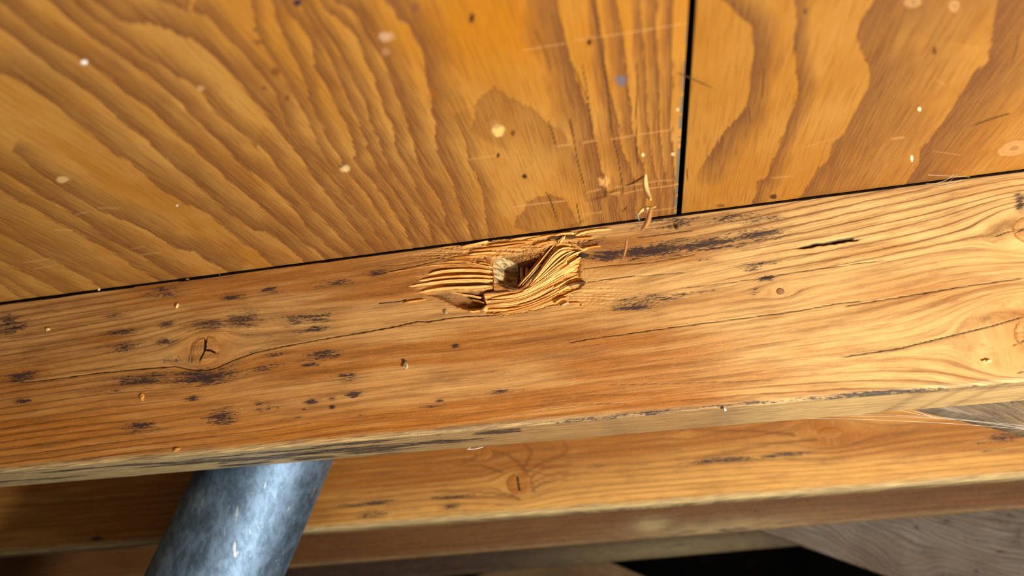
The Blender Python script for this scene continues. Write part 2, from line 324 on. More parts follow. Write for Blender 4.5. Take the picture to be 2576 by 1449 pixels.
# pigment spots, one of them a painted glint on a knot: x, y, rx, ry, colour, strength
SPOT = [(1562, 202, 13, 12, (104, 100, 112), .85), (748, 7, 10, 10, (28, 30, 52), 1), (1482, 106, 4, 8, (50, 28, 16), 1), (1187, 46, 5, 11, (60, 34, 30), 1), (1045, 17, 8, 12, (96, 60, 60), .5),
        (212, 157, 8, 5, (250, 240, 220), 1), (970, 93, 18, 11, (220, 176, 136), .6), (970, 130, 9, 10, (216, 170, 120), .3), (868, 425, 12, 8, (236, 200, 130), .8), (858, 418, 8, 4, (110, 84, 70), .7),
        (157, 452, 14, 7, (226, 184, 116), .75), (1253, 328, 14, 14, (246, 214, 120), .75), (1246, 312, 16, 10, (176, 120, 70), .5), (505, 223, 8, 7, (222, 176, 120), .5), (1320, 444, 5, 5, (52, 32, 24), 1),
        (1253, 391, 3, 5, (64, 36, 20), 1), (1290, 335, 5, 8, (92, 50, 20), .8), (1520, 455, 13, 13, (222, 166, 90), .8), (1516, 444, 5, 8, (120, 70, 36), .8), (1705, 276, 4, 3, (250, 214, 140), .9), (1694, 388, 4, 4, (250, 214, 140), .9),
        (1618, 389, 2.5, 4, (250, 226, 150), 1), (655, 105, 14, 7, (130, 80, 34), .8), (694, 180, 12, 9, (120, 72, 30), .8), (642, 75, 5, 4, (110, 62, 30), .8), (664, 222, 5, 3, (110, 62, 30), .8), (723, 248, 4, 7, (110, 62, 30), .7), (1090, 235, 9, 16, (150, 84, 20), .6),
        (1945, 495, 9, 5, (66, 38, 22), 1), (2350, 128, 5, 9, (84, 48, 24), .9), (2026, 28, 4, 8, (84, 48, 24), .8), (1815, 517, 10, 3, (110, 66, 30), .8), (2313, 275, 3, 4, (255, 240, 190), 1), (2294, 400, 3, 8, (240, 220, 190), .9), (445, 517, 2, 2, (255, 240, 220), 1)]
def ply_attrs(X, Y, right):
    Z = np.full(X.shape, H_PLY + ZC)
    u, v = proj(X, Y, Z); ok = (Y > 0.13) & (u > -700) & (u < 3300) & (v > -420)
    band = np.zeros(X.shape); scr = np.zeros(X.shape); paint = [np.zeros(X.shape) for _ in range(4)]
    tooth = (fbm(X*1100, Y*75, 3) - .5)*13.0 + (fbm(X*260, Y*45, 5) - .5)*4.0
    wfac = 0.65 + 0.7*fbm(X*90, Y*40, 9)
    def sub(P, pad):
        a = np.array(P); return ok & (u > a[:, 0].min()-pad) & (u < a[:, 0].max()+pad) & (v > a[:, 1].min()-pad) & (v < a[:, 1].max()+pad)
    for P, side, w0, w1, st in (BANDS_R if right else BANDS):
        P = ext(P, 330 if P[0][1] < 30 or P[0][0] < 8 else 0, 40); w = max(w0, w1)*1.6 + 12
        m = sub(P, w)
        if not m.any(): continue
        d, s, t = pdist(u[m], v[m], P)
        sd = d*s*side + tooth[m]
        W = (w0 + (w1-w0)*t)*wfac[m]*1.3
        k = sstep(-1.5, 1.5, sd) * (1 - np.clip(sd/W/1.5, 0, 1))**.85 * st
        k *= sstep(0, .02, t)*sstep(0, .02, 1-t) if P[0][1] > 30 and P[0][0] > 8 else 1
        band[m] = np.maximum(band[m], k)
    # the same figure goes on, unseen, outside the frame
    q = fbm(X*38 + 3, Y*5, 21)*7 + X*(60 if not right else 30); q = q - np.floor(q)
    gen = (1 - sstep(0.0, 0.42, q))*sstep(0, .03, q)*.9
    edge = np.where(ok, sstep(0, 60, np.minimum.reduce([u+200, 2776-u, v+180])), 0)
    band = band*edge + gen*(1-edge)
    for P, w, st in SCR:
        m = sub(P, 8)
        if not m.any(): continue
        d, s, t = pdist(u[m], v[m], P)
        scr[m] = np.maximum(scr[m], st*(1 - sstep(w*.5, w*.5+1.6, d)))
    def dab(m, k, c):
        c = lin(*c); a = paint[3][m]; na = np.maximum(a, k)
        for i in range(3):
            paint[i][m] = np.where(k > 0.001, (paint[i][m]*a*(1-k) + c[i]*k)/np.maximum(a*(1-k)+k, 1e-5), paint[i][m])
        paint[3][m] = na
    for P, w in CHK:
        m = sub(P, 6)
        if not m.any(): continue
        d, s, t = pdist(u[m], v[m], P)
        dab(m, .85*(1 - sstep(w*.4, w*.4+1.7, d + tooth[m]*.12))*(1 - sstep(.8, 1, t)*.6), (52, 26, 10))
    for x, y, rx, ry, c, st in SPOT:
        m = ok & (np.abs(u-x) < rx*2.5+4) & (np.abs(v-y) < ry*2.5+4)
        if not m.any(): continue
        e = np.hypot((u[m]-x)/(rx+1), (v[m]-y)/(ry+1)) + (fbm(u[m]*.12, v[m]*.12, 4)-.5)*.7
        dab(m, st*(1 - sstep(.7, 1.25, e)), c)
    if right:                                             # pale knots in the second sheet
        for x, y, rx, ry, ang in ((2552, 373, 46, 20, -.25), (2298, 6, 26, 15, -.1), (2401, 16, 16, 17, .2)):
            m = ok & (np.hypot(u-x, v-y) < 90); ca, sa = math.cos(ang), math.sin(ang)
            a = ((u[m]-x)*ca + (v[m]-y)*sa)/rx; b = (-(u[m]-x)*sa + (v[m]-y)*ca)/ry
            e = np.hypot(a, b) + (fbm(u[m]*.06, v[m]*.06, 8)-.5)*.25
            dab(m, .6*(1 - sstep(.8, 1.12, e)), (196, 150, 92))
            dab(m, .4*(1 - sstep(.05, .2, np.abs(e-.98))), (128, 76, 34))
            dab(m, .25*(1 - sstep(.03, .12, np.abs(e-.62))), (160, 108, 60))
            dab(m, .5*(1 - sstep(.12, .36, e)), (92, 66, 50))
    else:
        m = ok & (np.hypot(u-1518, v-452) < 60)
    warm = 1.0*np.exp(-(((u-1200)/230)**2 + ((v-60)/150)**2)) + .5*np.exp(-(((u-1650)/260)**2 + ((v-80)/200)**2)) + .55*np.exp(-(((u-700)/170)**2 + ((v-20)/130)**2))
    warm += .3*np.exp(-(((u-1900)/500)**2 + ((v-400)/260)**2))*right + .2*sstep(-.2, .05, X)
    warm = np.clip(np.where(ok, warm, .3) + (fbm(X*60, Y*14, 31)-.5)*.5, 0, 1)
    return band, warm, scr, paint
def make_panel(name, right, parent):
    yv = [-0.55, -0.3, -0.1, 0.0, 0.06, 0.1, 0.13]
    y = 0.14
    while y < 0.1925: yv.append(y); y += 0.004
    y = 0.1925 if not right else 0.26
    if right: yv += list(np.arange(.194, .259, .006))
    while y < 0.504: yv.append(y); y += max(2.5/(F*H_PLY)*y*y*.92, 0.00045)
    yv += [0.51, 0.53, 0.56, 0.70, 1.0, 1.6]
    yv = np.array(yv)
    if not right:
        s = np.concatenate([np.linspace(0, 1.04, 620), np.linspace(1.05, 1.6, 90), [1.7, 1.9, 2.2]])
        L = 0.0385 + 0.245 + np.clip(yv - .2, -.05, .5)*.967
        X = 0.0385 - s[None, :]*L[:, None]; X = np.maximum(X, -1.25)
    else:
        s = np.concatenate([np.linspace(0, 1.04, 360), np.linspace(1.06, 2.2, 150), [2.4, 2.8, 3.4, 4.5]])
        L = 0.150 + np.clip(yv - .31, -.05, .6)*.42
        X = 0.0418 + s[None, :]*L[:, None]; X = np.minimum(X, 0.95)
    Y = np.repeat(yv[:, None], len(s), 1)
    band, warm, scr, paint = ply_attrs(X, Y, right)
    Z = H_PLY + ZC + 0.00025*band*(fbm(X*500, Y*500, 2))
    T = 0.018                                             # close the sheet: sawn edge at the seam and a top face
    e = [(0.0008, .0006), (0.0010, .004), (0.0012, T)]
    sg = 1 if right else -1
    pre = [X[:, :1] + sg*(-0.0) for _ in e]
    Xf = np.concatenate([X[:, -1:], X[:, :1]+0*sg, X[:, :1], X], 1)
    Zf = np.concatenate([np.full_like(X[:, :1], H_PLY+ZC+T), np.full_like(X[:, :1], H_PLY+ZC+T), np.full_like(X[:, :1], H_PLY+ZC+.0009), Z], 1)
    Xf[:, 2] -= 0.0
    Yf = np.concatenate([Y[:, :1]]*3 + [Y], 1)
    pad = lambda a, val=0.0: np.concatenate([np.full((a.shape[0], 3), val), a], 1)
    me = grid_mesh('plywood_panel', Xf, Yf, Zf)
    P = [pad(p) for p in paint]
    dark = lin(30, 27, 22); teal = lin(70, 98, 96)
    for i in range(3): P[i][:, :3] = dark[i]
    P[3][:, :3] = 0.97
    if not right:                                         # a thin line of blue-green paint along the sawn edge
        k = (fbm(np.zeros(len(yv)), yv*160, 6) > .40) * sstep(.24, .40, yv)
        for c in range(3, 6):
            for i in range(3): P[i][:, c] = teal[i]
            P[3][:, c] = np.maximum(P[3][:, c], (k*.85)*(1 if c < 5 else .5))
    fcol(me, 'mk', [pad(band), pad(warm, .2), pad(scr), np.zeros(Xf.shape)])
    fcol(me, 'paint', P)
    fvec(me, 'guv', [Xf + (3.0 if right else 0), Yf, np.zeros(Xf.shape)])
    return link(name, me, M_PLY2 if right else M_PLY, parent)
ceiling = empty('ceiling', (0, 0, 0)); tag(ceiling, kind='structure')
pl = make_panel('plywood_panel', False, ceiling); tag(pl, 'honey plywood panel with dense fanned growth bands, left of the black seam')
pr = make_panel('plywood_panel', True, ceiling); tag(pr, 'amber plywood panel with a few broad wavy bands, right of the black seam')
link('added_seam_backing', box_mesh('added_seam_backing', (-1.3, -.6, H_PLY+ZC+.0185), (1.0, 1.62, H_PLY+ZC+.04)), plain('added_backing_dark', lin(26, 25, 22)), ceiling)  # dark slab added above the sheets so no sky shows through the seam
# ------------------------------------------------------------------ front timber beam
YF = 0.5; ZB = 0.0717; ZT = 0.2112; TH = 0.095           # face plane, bottom and top above the lens, thickness
PXM = 3450.0                                             # about this many photo pixels per metre on the face
def inside(u, v, P):
    r = np.zeros(u.shape, bool); n = len(P); j = n-1
    for i in range(n):
        xi, yi = P[i]; xj, yj = P[j]
        c = ((yi > v) != (yj > v)) & (u < (xj-xi)*(v-yi)/(yj-yi+1e-9)+xi)
        r ^= c; j = i
    return r
def sdpoly(u, v, P):                                     # signed distance in px, positive inside
    d, _, _ = pdist(u, v, list(P)+[P[0]]); return np.where(inside(u, v, P), d, -d)
KNOTS = [(516, 881, .0125, .55), (1963, 733, .0042, .4), (2590, 578, .016, .6), (2605, 842, .026, .55), (1375, 690, .012, .35)]
STAIN = [(1640, 632, 110, 16, 1.0), (1770, 615, 120, 16, .95), (1900, 592, 80, 13, .9), (1700, 556, 110, 14, .75), (1830, 548, 110, 11, .75), (1930, 552, 50, 7, .8), (1600, 768, 60, 10, 1.), (1640, 752, 80, 11, .8), (1700, 742, 60, 7, .7), (1760, 733, 40, 5, .7),
  (1560, 755, 40, 6, .6), (1760, 655, 30, 7, .6), (1905, 665, 50, 6, .75), (1890, 676, 22, 6, .8), (1930, 700, 22, 7, .9), (1900, 738, 14, 5, .8), (1898, 727, 12, 4, .8), (1800, 590, 30, 6, .5), (1480, 610, 60, 9, .7), (1540, 640, 60, 14, .95), (1450, 590, 60, 6, .5), (2170, 998, 120, 7, .4),
  (518, 816, 60, 13, .85), (600, 807, 60, 20, .8), (298, 836, 48, 5, .9), (418, 816, 22, 6, .95), (310, 874, 60, 10, .8), (418, 861, 26, 9, .9), (352, 956, 72, 13, .9), (518, 948, 92, 18, .95), (450, 905, 40, 10, .7), (807, 894, 62, 10, .9), (352, 1074, 46, 12, .9), (555, 1047, 46, 20, .85), (787, 1010, 20, 7, 1),
  (890, 993, 22, 6, 1), (766, 803, 70, 14, .75), (33, 824, 42, 16, .8), (58, 948, 46, 12, .85), (25, 803, 40, 16, .7), (54, 1010, 20, 6, .9), (290, 795, 22, 5, .9), (679, 728, 26, 9, .8), (414, 733, 44, 13, .8), (580, 749, 38, 9, .8), (840, 712, 52, 9, .8), (948, 687, 32, 8, .8), (486, 1002, 22, 5, .95), (675, 1027, 42, 6, .8),
  (787, 828, 46, 8, .8), (870, 950, 34, 9, .85), (660, 925, 60, 8, .7), (780, 918, 30, 5, .9), (690, 890, 40, 6, .7), (1255, 984, 22, 5, 1), (1080, 1023, 34, 4, .7), (900, 1045, 40, 4, .5), (1145, 870, 10, 4, 1), (1105, 1008, 9, 3, 1), (835, 1004, 10, 4, 1), (835, 1023, 8, 4, 1), (765, 1030, 6, 3, 1), (750, 1050, 10, 4, .9), (660, 1015, 30, 6, .8),
  (950, 610, 160, 8, .25), (1120, 668, 120, 6, .3), (1000, 690, 90, 8, .45), (2566, 505, 14, 18, 1), (290, 980, 60, 8, .5), (560, 700, 80, 10, .45), (700, 790, 120, 30, .4), (620, 860, 80, 30, .45), (1260, 940, 60, 12, .45), (1480, 880, 140, 18, .22), (1380, 850, 110, 16, .28), (1560, 930, 110, 8, .22)]
CRACKS = [(poly('J0,1280') + [(120, 956), (250, 938), (380, 926), (440, 922), (470, 928), (495, 932), (520, 931), (545, 925), (590, 905), (640, 887), (720, 870), (830, 850), (920, 835), (1000, 820), (1050, 808)] + poly('U700,1390 1000,1340 1250,1315 1600,1300', 'T500,1290 800,1200 1100,1120 1250,1090'), 2.2, 1.),
  (poly('S640,160 860,120 1200,75 1720,0', 'L400,850 850,790 1060,750 1180,738'), 2.0, .95), (poly('L1070,770 1400,715 1700,665 2020,620'), 2.4, .95), (poly('L1050,1035 1380,985 1600,930 1850,870 2020,820'), 2.6, 1.),
  (poly('L0,410 120,395 300,372'), 1.5, .7), (poly('T1560,650 2006,600') + [(1640, 660), (1750, 640)], 1.5, .75), (poly('L0,612 250,590'), 1.2, .6), (poly('L250,672 450,650 900,580 1300,525'), 1.2, .7), (poly('T1640,840 2006,780') + [(1600, 694)], 1.8, .8),
  (poly('U0,720 300,660 600,590 900,520 1200,490 1500,460'), 1.8, .7), (poly('U0,620 400,580 800,500 1200,400'), 1.2, .5), (poly('U0,1130 300,1100 400,1080'), 2.5, .9), (poly('V0,655 170,620'), 1.2, .7), (poly('I610,350 700,315 833,285'), 2.2, .9), (poly('I750,1175 833,1130'), 2, .8), (poly('I780,1385 833,1370'), 3, .9),
  (poly('S1000,545 1500,535 2000,520 2576,500'), .9, .5), (poly('S900,720 1200,718'), .9, .5), (poly('S400,690 900,640 1300,630'), .8, .4), (poly('S360,740 900,720'), .8, .4), (poly('J0,985 240,940 500,860'), 1.4, .45), (poly('J100,625 600,545 1250,425'), 1.2, .45), (poly('J0,870 600,760 1200,640 1800,570'), 1.2, .4)]
SLIT = poly('V915,640 960,610 1100,575 1150,580 1300,545 1430,528 1445,545 1540,542 1460,565 1300,590 1150,610 1050,630')
CAV = poly('T325,500 460,455 640,430 800,400 960,380 1120,300 1255,275 1130,470 1010,640 870,790 760,905 690,945 560,930 420,900 335,850 345,700')
PIT = poly('U600,995 850,965 1000,950 1300,935 1500,930 1620,900 1640,960 1490,1000 1530,1150 1450,1215 1250,1230 1080,1190 900,1090 760,1040')
LEDGE = poly('U520,640 900,590 1300,600 1600,625 1640,760 1630,900 1300,930 900,950 560,960 620,860 560,760')
FANP = poly('T215,1000 500,990 740,960 860,850 1000,650 1130,430 1260,300 1430,300 1560,390 1560,760 1640,850 1500,960 1380,1060 1200,1150 900,1220 520,1300 230,1270')
BARK = poly('T1290,480 1350,390 1450,355 1560,400 1690,450 1680,490 1560,500 1440,560 1390,570 1300,560')
BLOCK = poly('T330,520 450,480 560,490 650,530 655,700 640,790 520,800 400,860 350,840 340,700')
TOPF = poly('T-1000,520 -300,330 0,250 500,170 1000,110 1300,90 1600,120 1800,200 1600,330 1250,290 900,400 300,520 0,520')
def beam_fields(X, Yv, Z, face):
    u, v = proj(X, Yv, Z); zc = Z - ZC
    psi = zc - 0.028*X + (fbm(X*3.2, zc*14, 41)-.5)*.010 + (fbm(X*11, zc*40, 43)-.5)*.0025
    for kx, ky, R, ex in KNOTS:
        c = onY(kx, ky, YF); dx = (X-c[0])*ex; dz = Z-c[2]; r2 = dx*dx + dz*dz + (R*.35)**2
        psi = psi - dz*np.minimum(R*R/r2, .96)
    sp = 0.0052 + .0020*sstep(.12, .08, zc)*sstep(-.05, .1, X)
    ph = psi/0.0052 + (fbm(psi*0+X*1.5, psi*160, 51))*.8
    st = np.zeros(X.shape)
    for x, y, rx, ry, s in STAIN:
        m = (np.abs(u-x) < rx*2.2) & (np.abs(v-y) < rx*.45 + ry*2.6)
        if not m.any(): continue
        a = -0.11; du = u[m]-x; dv = v[m]-y
        e = np.hypot((du*math.cos(a)+dv*math.sin(a))/(rx*1.5), (-du*math.sin(a)+dv*math.cos(a))/(ry*1.8))
        st[m] = np.maximum(st[m], s*(1 - np.clip(e/1.3, 0, 1)**1.3))
    st = np.maximum(st, .16*sstep(.45, .75, fbm(X*9, zc*50, 61))*sstep(1500, 700, u))
    d, _, _ = pdist(u, v, [(1250, 1076), (1500, 1052), (1700, 1033), (1900, 1012), (2050, 1003), (2150, 994), (2280, 985), (2420, 978), (2576, 966)])
    st = np.maximum(st, (.62 + .3*np.exp(-((u-2200)/130)**2))*(1 - sstep(2, 12, d))*sstep(1200, 1450, u))
    und = 0 if face else 1
    if und:                                               # the weathered underside
        d, _, _ = pdist(u, v, [(560, 1168), (800, 1143), (1000, 1120), (1300, 1085)])
        st = np.maximum(st, .9*(1 - sstep(6, 24, d))*sstep(.35, .6, fbm(X*30, Yv*120, 71)))
        st = np.maximum(st, 0.85*sstep(.42, .68, fbm(X*14+5, Yv*90, 73))*sstep(1300, 900, u))
        st = np.maximum(st, .3*sstep(.5, .75, fbm(X*14+9, Yv*90, 74)))
    crack = np.zeros(X.shape); fresh = np.zeros(X.shape); paint = [np.zeros(X.shape) for _ in range(4)]; depth = np.zeros(X.shape)
    grey = und*(.42 + .5*sstep(1500, 500, u)) + 0*X
    if face:
        edge = zc - ZB
        grey = np.maximum(grey, .8*(1 - sstep(.0015, .0045 + .003*fbm(X*40, zc*0, 81), edge))*(1 - .4*sstep(1200, 2000, u)))
        grey = np.maximum(grey, .55*(1 - sstep(.001, .0035, ZT - zc))*sstep(1500, 2000, u))
        jit = (fbm(u*.09, v*.35, 91)-.5)*2.2
        for P, w, s in CRACKS:
            a = np.array(P); m = (u > a[:, 0].min()-9) & (u < a[:, 0].max()+9) & (v > a[:, 1].min()-9) & (v < a[:, 1].max()+9)
            if not m.any(): continue
            dd, _, t = pdist(u[m], v[m], P)
            k = s*(1 - sstep(w*.22, w*.22+1.15, dd + jit[m]*.35))*sstep(0, .04, t)*sstep(0, .04, 1-t)**.5
            crack[m] = np.maximum(crack[m], k); depth[m] = np.maximum(depth[m], .0010*k)
        m = (u > 1960) & (u < 2210) & (v > 560) & (v < 660)
        sd = sdpoly(u[m], v[m], SLIT) + jit[m]*2
        k = sstep(-1, 2.5, sd); depth[m] += .0035*sstep(-1, 7, sd); paint[3][m] = np.maximum(paint[3][m], .9*k)
        top = fbm(u[m]*.05, v[m]*.6, 93)
        c0 = lin(62, 44, 22); c1 = lin(34, 24, 16)
        for i in range(3): paint[i][m] = np.where(k > 0, c0[i]*top + c1[i]*(1-top), paint[i][m])
        # torn knot: recesses and bare wood
        m = (u > 900) & (u < 1620) & (v > 540) & (v < 860)
        uu, vv, jj = u[m], v[m], jit[m]*2.5
        dp = np.zeros(uu.shape); fr = np.zeros(uu.shape)
        sL = sdpoly(uu, vv, LEDGE); dp = np.maximum(dp, .0030*sstep(-2, 10, sL + jj)*sstep(1035, 1140, uu))
        sP = sdpoly(uu, vv, PIT); dp = np.maximum(dp, (.0035 + .004*sstep(1100, 1200, uu))*sstep(-2, 14, sP + jj))
        sC = sdpoly(uu, vv, CAV); dp = np.maximum(dp, .019*sstep(-2, 34, sC + jj))
        sF = sdpoly(uu, vv, FANP); dp = np.maximum(dp, .0016*sstep(-2, 6, sF + jj)*(sC < 0)); fr = np.maximum(fr, sstep(-6, 4, sF + jj))
        sT = sdpoly(uu, vv, TOPF); fr = np.maximum(fr, .55*sstep(-14, 10, sT + jj)*sstep(1040, 1200, uu)); dp = np.maximum(dp, .0008*sstep(-2, 6, sT)*sstep(.5, .62, fbm(uu*.012, vv*.33, 95)))
        fr = np.maximum(fr, .6*sstep(-12, 6, sL)*sstep(.42, .62, fbm(uu*.01, vv*.2, 97)))
        fr = np.maximum(fr, .5*np.exp(-(((uu-1500)/70)**2 + ((vv-745-.1*(1500-uu))/40)**2)))
        dp += .0012*np.maximum(fr, 0)*sstep(.45, .62, fbm(uu*.02, vv*.4, 99))
        depth[m] += dp; fresh[m] = np.maximum(fresh[m], fr)
        def dab(k, c):
            c = lin(*c)
            for i in range(3): paint[i][m] = np.where(k > paint[3][m]*.5, c[i], paint[i][m])
            paint[3][m] = np.maximum(paint[3][m], k)
        dab(.62*sstep(-1, 6, sP + jj)*sstep(1060, 1110, uu), (104, 62, 30))
        dab(.88*sstep(2, 14, sP + jj)*sstep(.46, .56, fbm(uu*.05, vv*.12, 101) + .35*sstep(1150, 1225, uu)-.1), (40, 30, 26))
        dab(.55*sstep(4, 12, sL)*sstep(1120, 1180, uu), (132, 80, 36))
        dab(.85*sstep(0, 8, sC + jj), (96, 56, 22))
        sB = sdpoly(uu, vv, BLOCK); bn = fbm(uu*.08+vv*.05, vv*.45, 103)
        dab(.95*sstep(-1, 3, sB + jj), (206, 180, 124))
        k = sstep(-1, 3, sB + jj)*sstep(.50, .60, bn); c = lin(96, 84, 66)
        for i in range(3): paint[i][m] = paint[i][m]*(1-k*.8) + c[i]*k*.8
        sK = sdpoly(uu, vv, BARK); dab(.93*sstep(-2, 3, sK + jj)*sstep(.36, .5, fbm(uu*.06, vv*.3, 105)+.1), (50, 46, 42))
    if face:
        for x, y, rx, ry, q in ((566, 836, 16, 24, .6), (450, 893, 14, 12, .6), (480, 850, 30, 20, .35), (1500, 700, 60, 40, .25), (2520, 640, 40, 26, .3)):
            fresh = np.maximum(fresh, q*np.exp(-(((u-x)/rx)**2 + ((v-y)/ry)**2)))
    rs = .30 + .55*sstep(620, 250, u) + .55*sstep(1750, 2000, u)*sstep(20, -30, v - (700 - (u-1950)*.13)) + .18*sstep(1500, 2100, u) + .3*sstep(.094, .080, zc)
    rs = rs*(.6 + .8*fbm(X*6, psi*90, 111))
    tone = .25 + .75*sstep(.40, .72, fbm(X*6, zc*38, 121)) + .25*sstep(900, 200, u) - .35*sstep(1500, 2100, u)*sstep(.14, .18, zc)
    tone += .5*np.exp(-(((u-1450)/300)**2 + ((v-845)/30)**2)) + .45*np.exp(-(((u-2330)/190)**2 + ((v-735)/50)**2)) + .4*np.exp(-(((u-1250)/260)**2 + ((v-900)/50)**2))
    red = .9*sstep(1500, 100, u)*sstep(.150, .085, zc) + .35*sstep(1900, 1000, u) + .3*sstep(.095, .080, zc)*sstep(2300, 1700, u)  # deeper orange to the lower left paints in the weaker light
    for x, y, r in ((2590, 842, 70), (516, 881, 60)): red = red + .7*np.exp(-(((u-x)/r)**2 + ((v-y)/r)**2))
    red = np.clip(red, 0, 1)*(1-und)
    return dict(phase=ph, mk=[np.clip(st*1.05, 0, 1), fresh, np.clip(grey, 0, 1), crack], tn=[np.clip(tone, 0, 1), np.clip(rs, 0, 1), red, 0*X], paint=paint, guv=[X, psi + 5*und + (Yv if und else 0*X), 0*X], depth=depth)
def set_beam(me, fs):
    cat = lambda k: np.concatenate([f[k].ravel() for f in fs])
    a = me.attributes.new('phase', 'FLOAT', 'POINT'); a.data.foreach_set('value', cat('phase').astype(np.float32))
    for nm in ('mk', 'tn', 'paint'): fcol(me, nm, [np.concatenate([np.broadcast_to(f[nm][i], f['phase'].shape).ravel() for f in fs]) for i in range(4)])
    fvec(me, 'guv', [np.concatenate([np.broadcast_to(f['guv'][i], f['phase'].shape).ravel() for f in fs]) for i in range(3)])
def front_beam():
    root = empty('timber_beam', (0, YF + TH/2, ZB + ZC))
    tag(root, 'orange timber beam with torn open knot and black mould, tight under the plywood', 'beam', kind='thing')
    x0, x1 = onY(930, 690, YF)[0], onY(1575, 690, YF)[0]
    xs = np.concatenate([[-1.22, -1.0, -.9, -.82], np.arange(-.80, -.56, .0016), np.arange(-.56, x0, .0009), np.arange(x0, x1, .00033), np.arange(x1, .30, .0009), np.arange(.30, .55, .0016), [.56, .6, .7, .8, .93]])
    rr = .0022
    zf = np.concatenate([[ZT], ZT - np.array([.0003, .0007]), np.arange(ZT-.0012, ZB+rr, -.00052)])
    ca = np.linspace(0, math.pi/2, 6)[0:]
    yu = np.concatenate([np.arange(YF+rr+.001, YF+TH-.002, .0011), [YF+TH-.0012, YF+TH-.0004, YF+TH]])
    tilt = lambda x: 0*x
    zf = zf + ZC
    Xf, Zf = np.meshgrid(xs, zf); Yf = np.full(Xf.shape, YF)
    ff = beam_fields(Xf, Yf, Zf, True)
    Yf = Yf + ff['depth'] + .0012*(1 - sstep(0, .0012, ZT+ZC-Zf)) + .00012*fbm(Xf*60, Zf*700, 7)
    # corner arc
    Xc = np.repeat(xs[None, :], len(ca), 0); Yc = np.repeat((YF + rr*(1-np.cos(ca)))[:, None], len(xs), 1); Zc_ = np.repeat((ZB + rr*(1-np.sin(ca)))[:, None], len(xs), 1) + ZC
    fc = beam_fields(Xc, Yc, Zc_, True)
    Yc = Yc + .0005*(fbm(xs*90, xs*0, 12)-.3)[None, :]
    Xu, Yu = np.meshgrid(xs, yu); Zu = np.full(Xu.shape, ZB + ZC)
    fu = beam_fields(Xu, Yu, Zu, False)
    Zu = Zu + .0012*(Yu > YF+TH-.001) + .0004*(fbm(Xu*70, Yu*200, 13)-.5)*(Yu > YF+.01)
    # back and top rows close the timber
    Xb = np.repeat(xs[None, :], 2, 0); Yb = np.full(Xb.shape, YF+TH); Zb = np.stack([np.full(len(xs), ZB+.003+ZC), np.full(len(xs), ZT+ZC)])
    fb = beam_fields(Xb, Yb, Zb, False)
    X = np.concatenate([Xf, Xc, Xu, Xb]); Y = np.concatenate([Yf, Yc, Yu, Yb]); Z = np.concatenate([Zf, Zc_, Zu, Zb])
    me = grid_mesh('timber', X, Y, Z, close_v=True)
    set_beam(me, [ff, fc, fu, fb])
    t = link('timber', me, M_BEAM, root); t.matrix_parent_inverse = Matrix.Translation(root.location).inverted()
    return root
BEAM1 = front_beam()
def under(o, root): o.parent = root; o.matrix_parent_inverse = Matrix.Translation(root.location).inverted(); return o

def knot_part(name, px, py, rx, ry, root, Y, mat, cracks=(), dark=.0, proud=.0006, ringn=5, label=None, ang=0.0, red=.7, tint=None):
    """polar disc let into a beam face, with its own rings and radial checks"""
    c = onY(px, py, Y); k = np.linalg.norm(onY(px+1, py, Y)-c); nr, na = 56, 150
    r = np.linspace(0, 1, nr); a = np.linspace(0, 2*math.pi, na)
    Rr, A = np.meshgrid(r, a, indexing='ij')
    wob = 1 + .10*(fbm(np.cos(A)*1.3+7+px, np.sin(A)*1.3+px*.1, 5)-.5)*2
    lx = Rr*rx*wob*np.cos(A); ly = Rr*ry*wob*np.sin(A)
    dx = lx*math.cos(ang)-ly*math.sin(ang); dy = lx*math.sin(ang)+ly*math.cos(ang)
    X = c[0] + dx*k; Z = c[2] + dy*k; u = px + dx; v = py - dy
    Yv = Y - proud*(1 - Rr**4) + .0006*Rr**6
    crack = np.zeros(X.shape); paint = [np.zeros(X.shape) for _ in range(4)]
    for P, w in cracks:
        d, _, t = pdist(u, v, P); kk = 1 - sstep(w*.5, w*.5+2.0, d + (fbm(u*.3, v*.3, 3)-.5)*2); crack = np.maximum(crack, kk)
    Yv = Yv + .0005*crack
    if tint:
        tl = lin(*tint); ol = lin(58, 40, 28); k = sstep(.62, .85, Rr)
        for i in range(3): paint[i] = tl[i]*(1-k) + ol[i]*k
        paint[3] = .55 + .35*k
    me = grid_mesh(name, X, Yv, Z)
    e = 1 - sstep(.75, 1., Rr)
    f = dict(phase=Rr*ringn + fbm(dx*.05, dy*.05, 9)*.8, mk=[0*X, 0*X, .0*X, crack], tn=[np.clip(dark + .6*np.exp(-((Rr-.84)/.10)**2) + .2, 0, 1), .34 + 0*X, red*(1-.5*(1-e)), 0*X], paint=paint, guv=[X, Z, 0*X])
    set_beam(me, [f]); o = link(name, me, mat); under(o, root)
    if label: o['label'] = label
    return o
_k = lambda s: poly(s)
_C['Z'] = (380, 780, .13805)
knot_part('knot', 516, 881, 44, 38, BEAM1, YF, M_BEAM, [(poly('Z985,500 985,730'), 4.5), (poly('Z985,730 930,850 870,965'), 2.4), (poly('Z985,730 1090,750 1195,805'), 2.6), (poly('Z850,530 920,500 985,500'), 1.2)], .1, label='round orange knot split by a three-armed crack', ang=-.5)
knot_part('knot', 1963, 733, 12, 11, BEAM1, YF, M_BEAM, [], 1., .0004, 2, 'small grey-brown pin knot', red=.0, tint=(132, 100, 72))
knot_part('knot', 2588, 578, 48, 46, BEAM1, YF, M_BEAM, [(poly('I610,350 700,315 833,285') + [(2650, 565)], 3)], .1, .0004, 4, red=.25)
knot_part('knot', 2594, 842, 52, 52, BEAM1, YF, M_BEAM, [(poly('I750,1175 833,1130') + [(2640, 830)], 2.4)], .1, .0004, 3, red=.4)

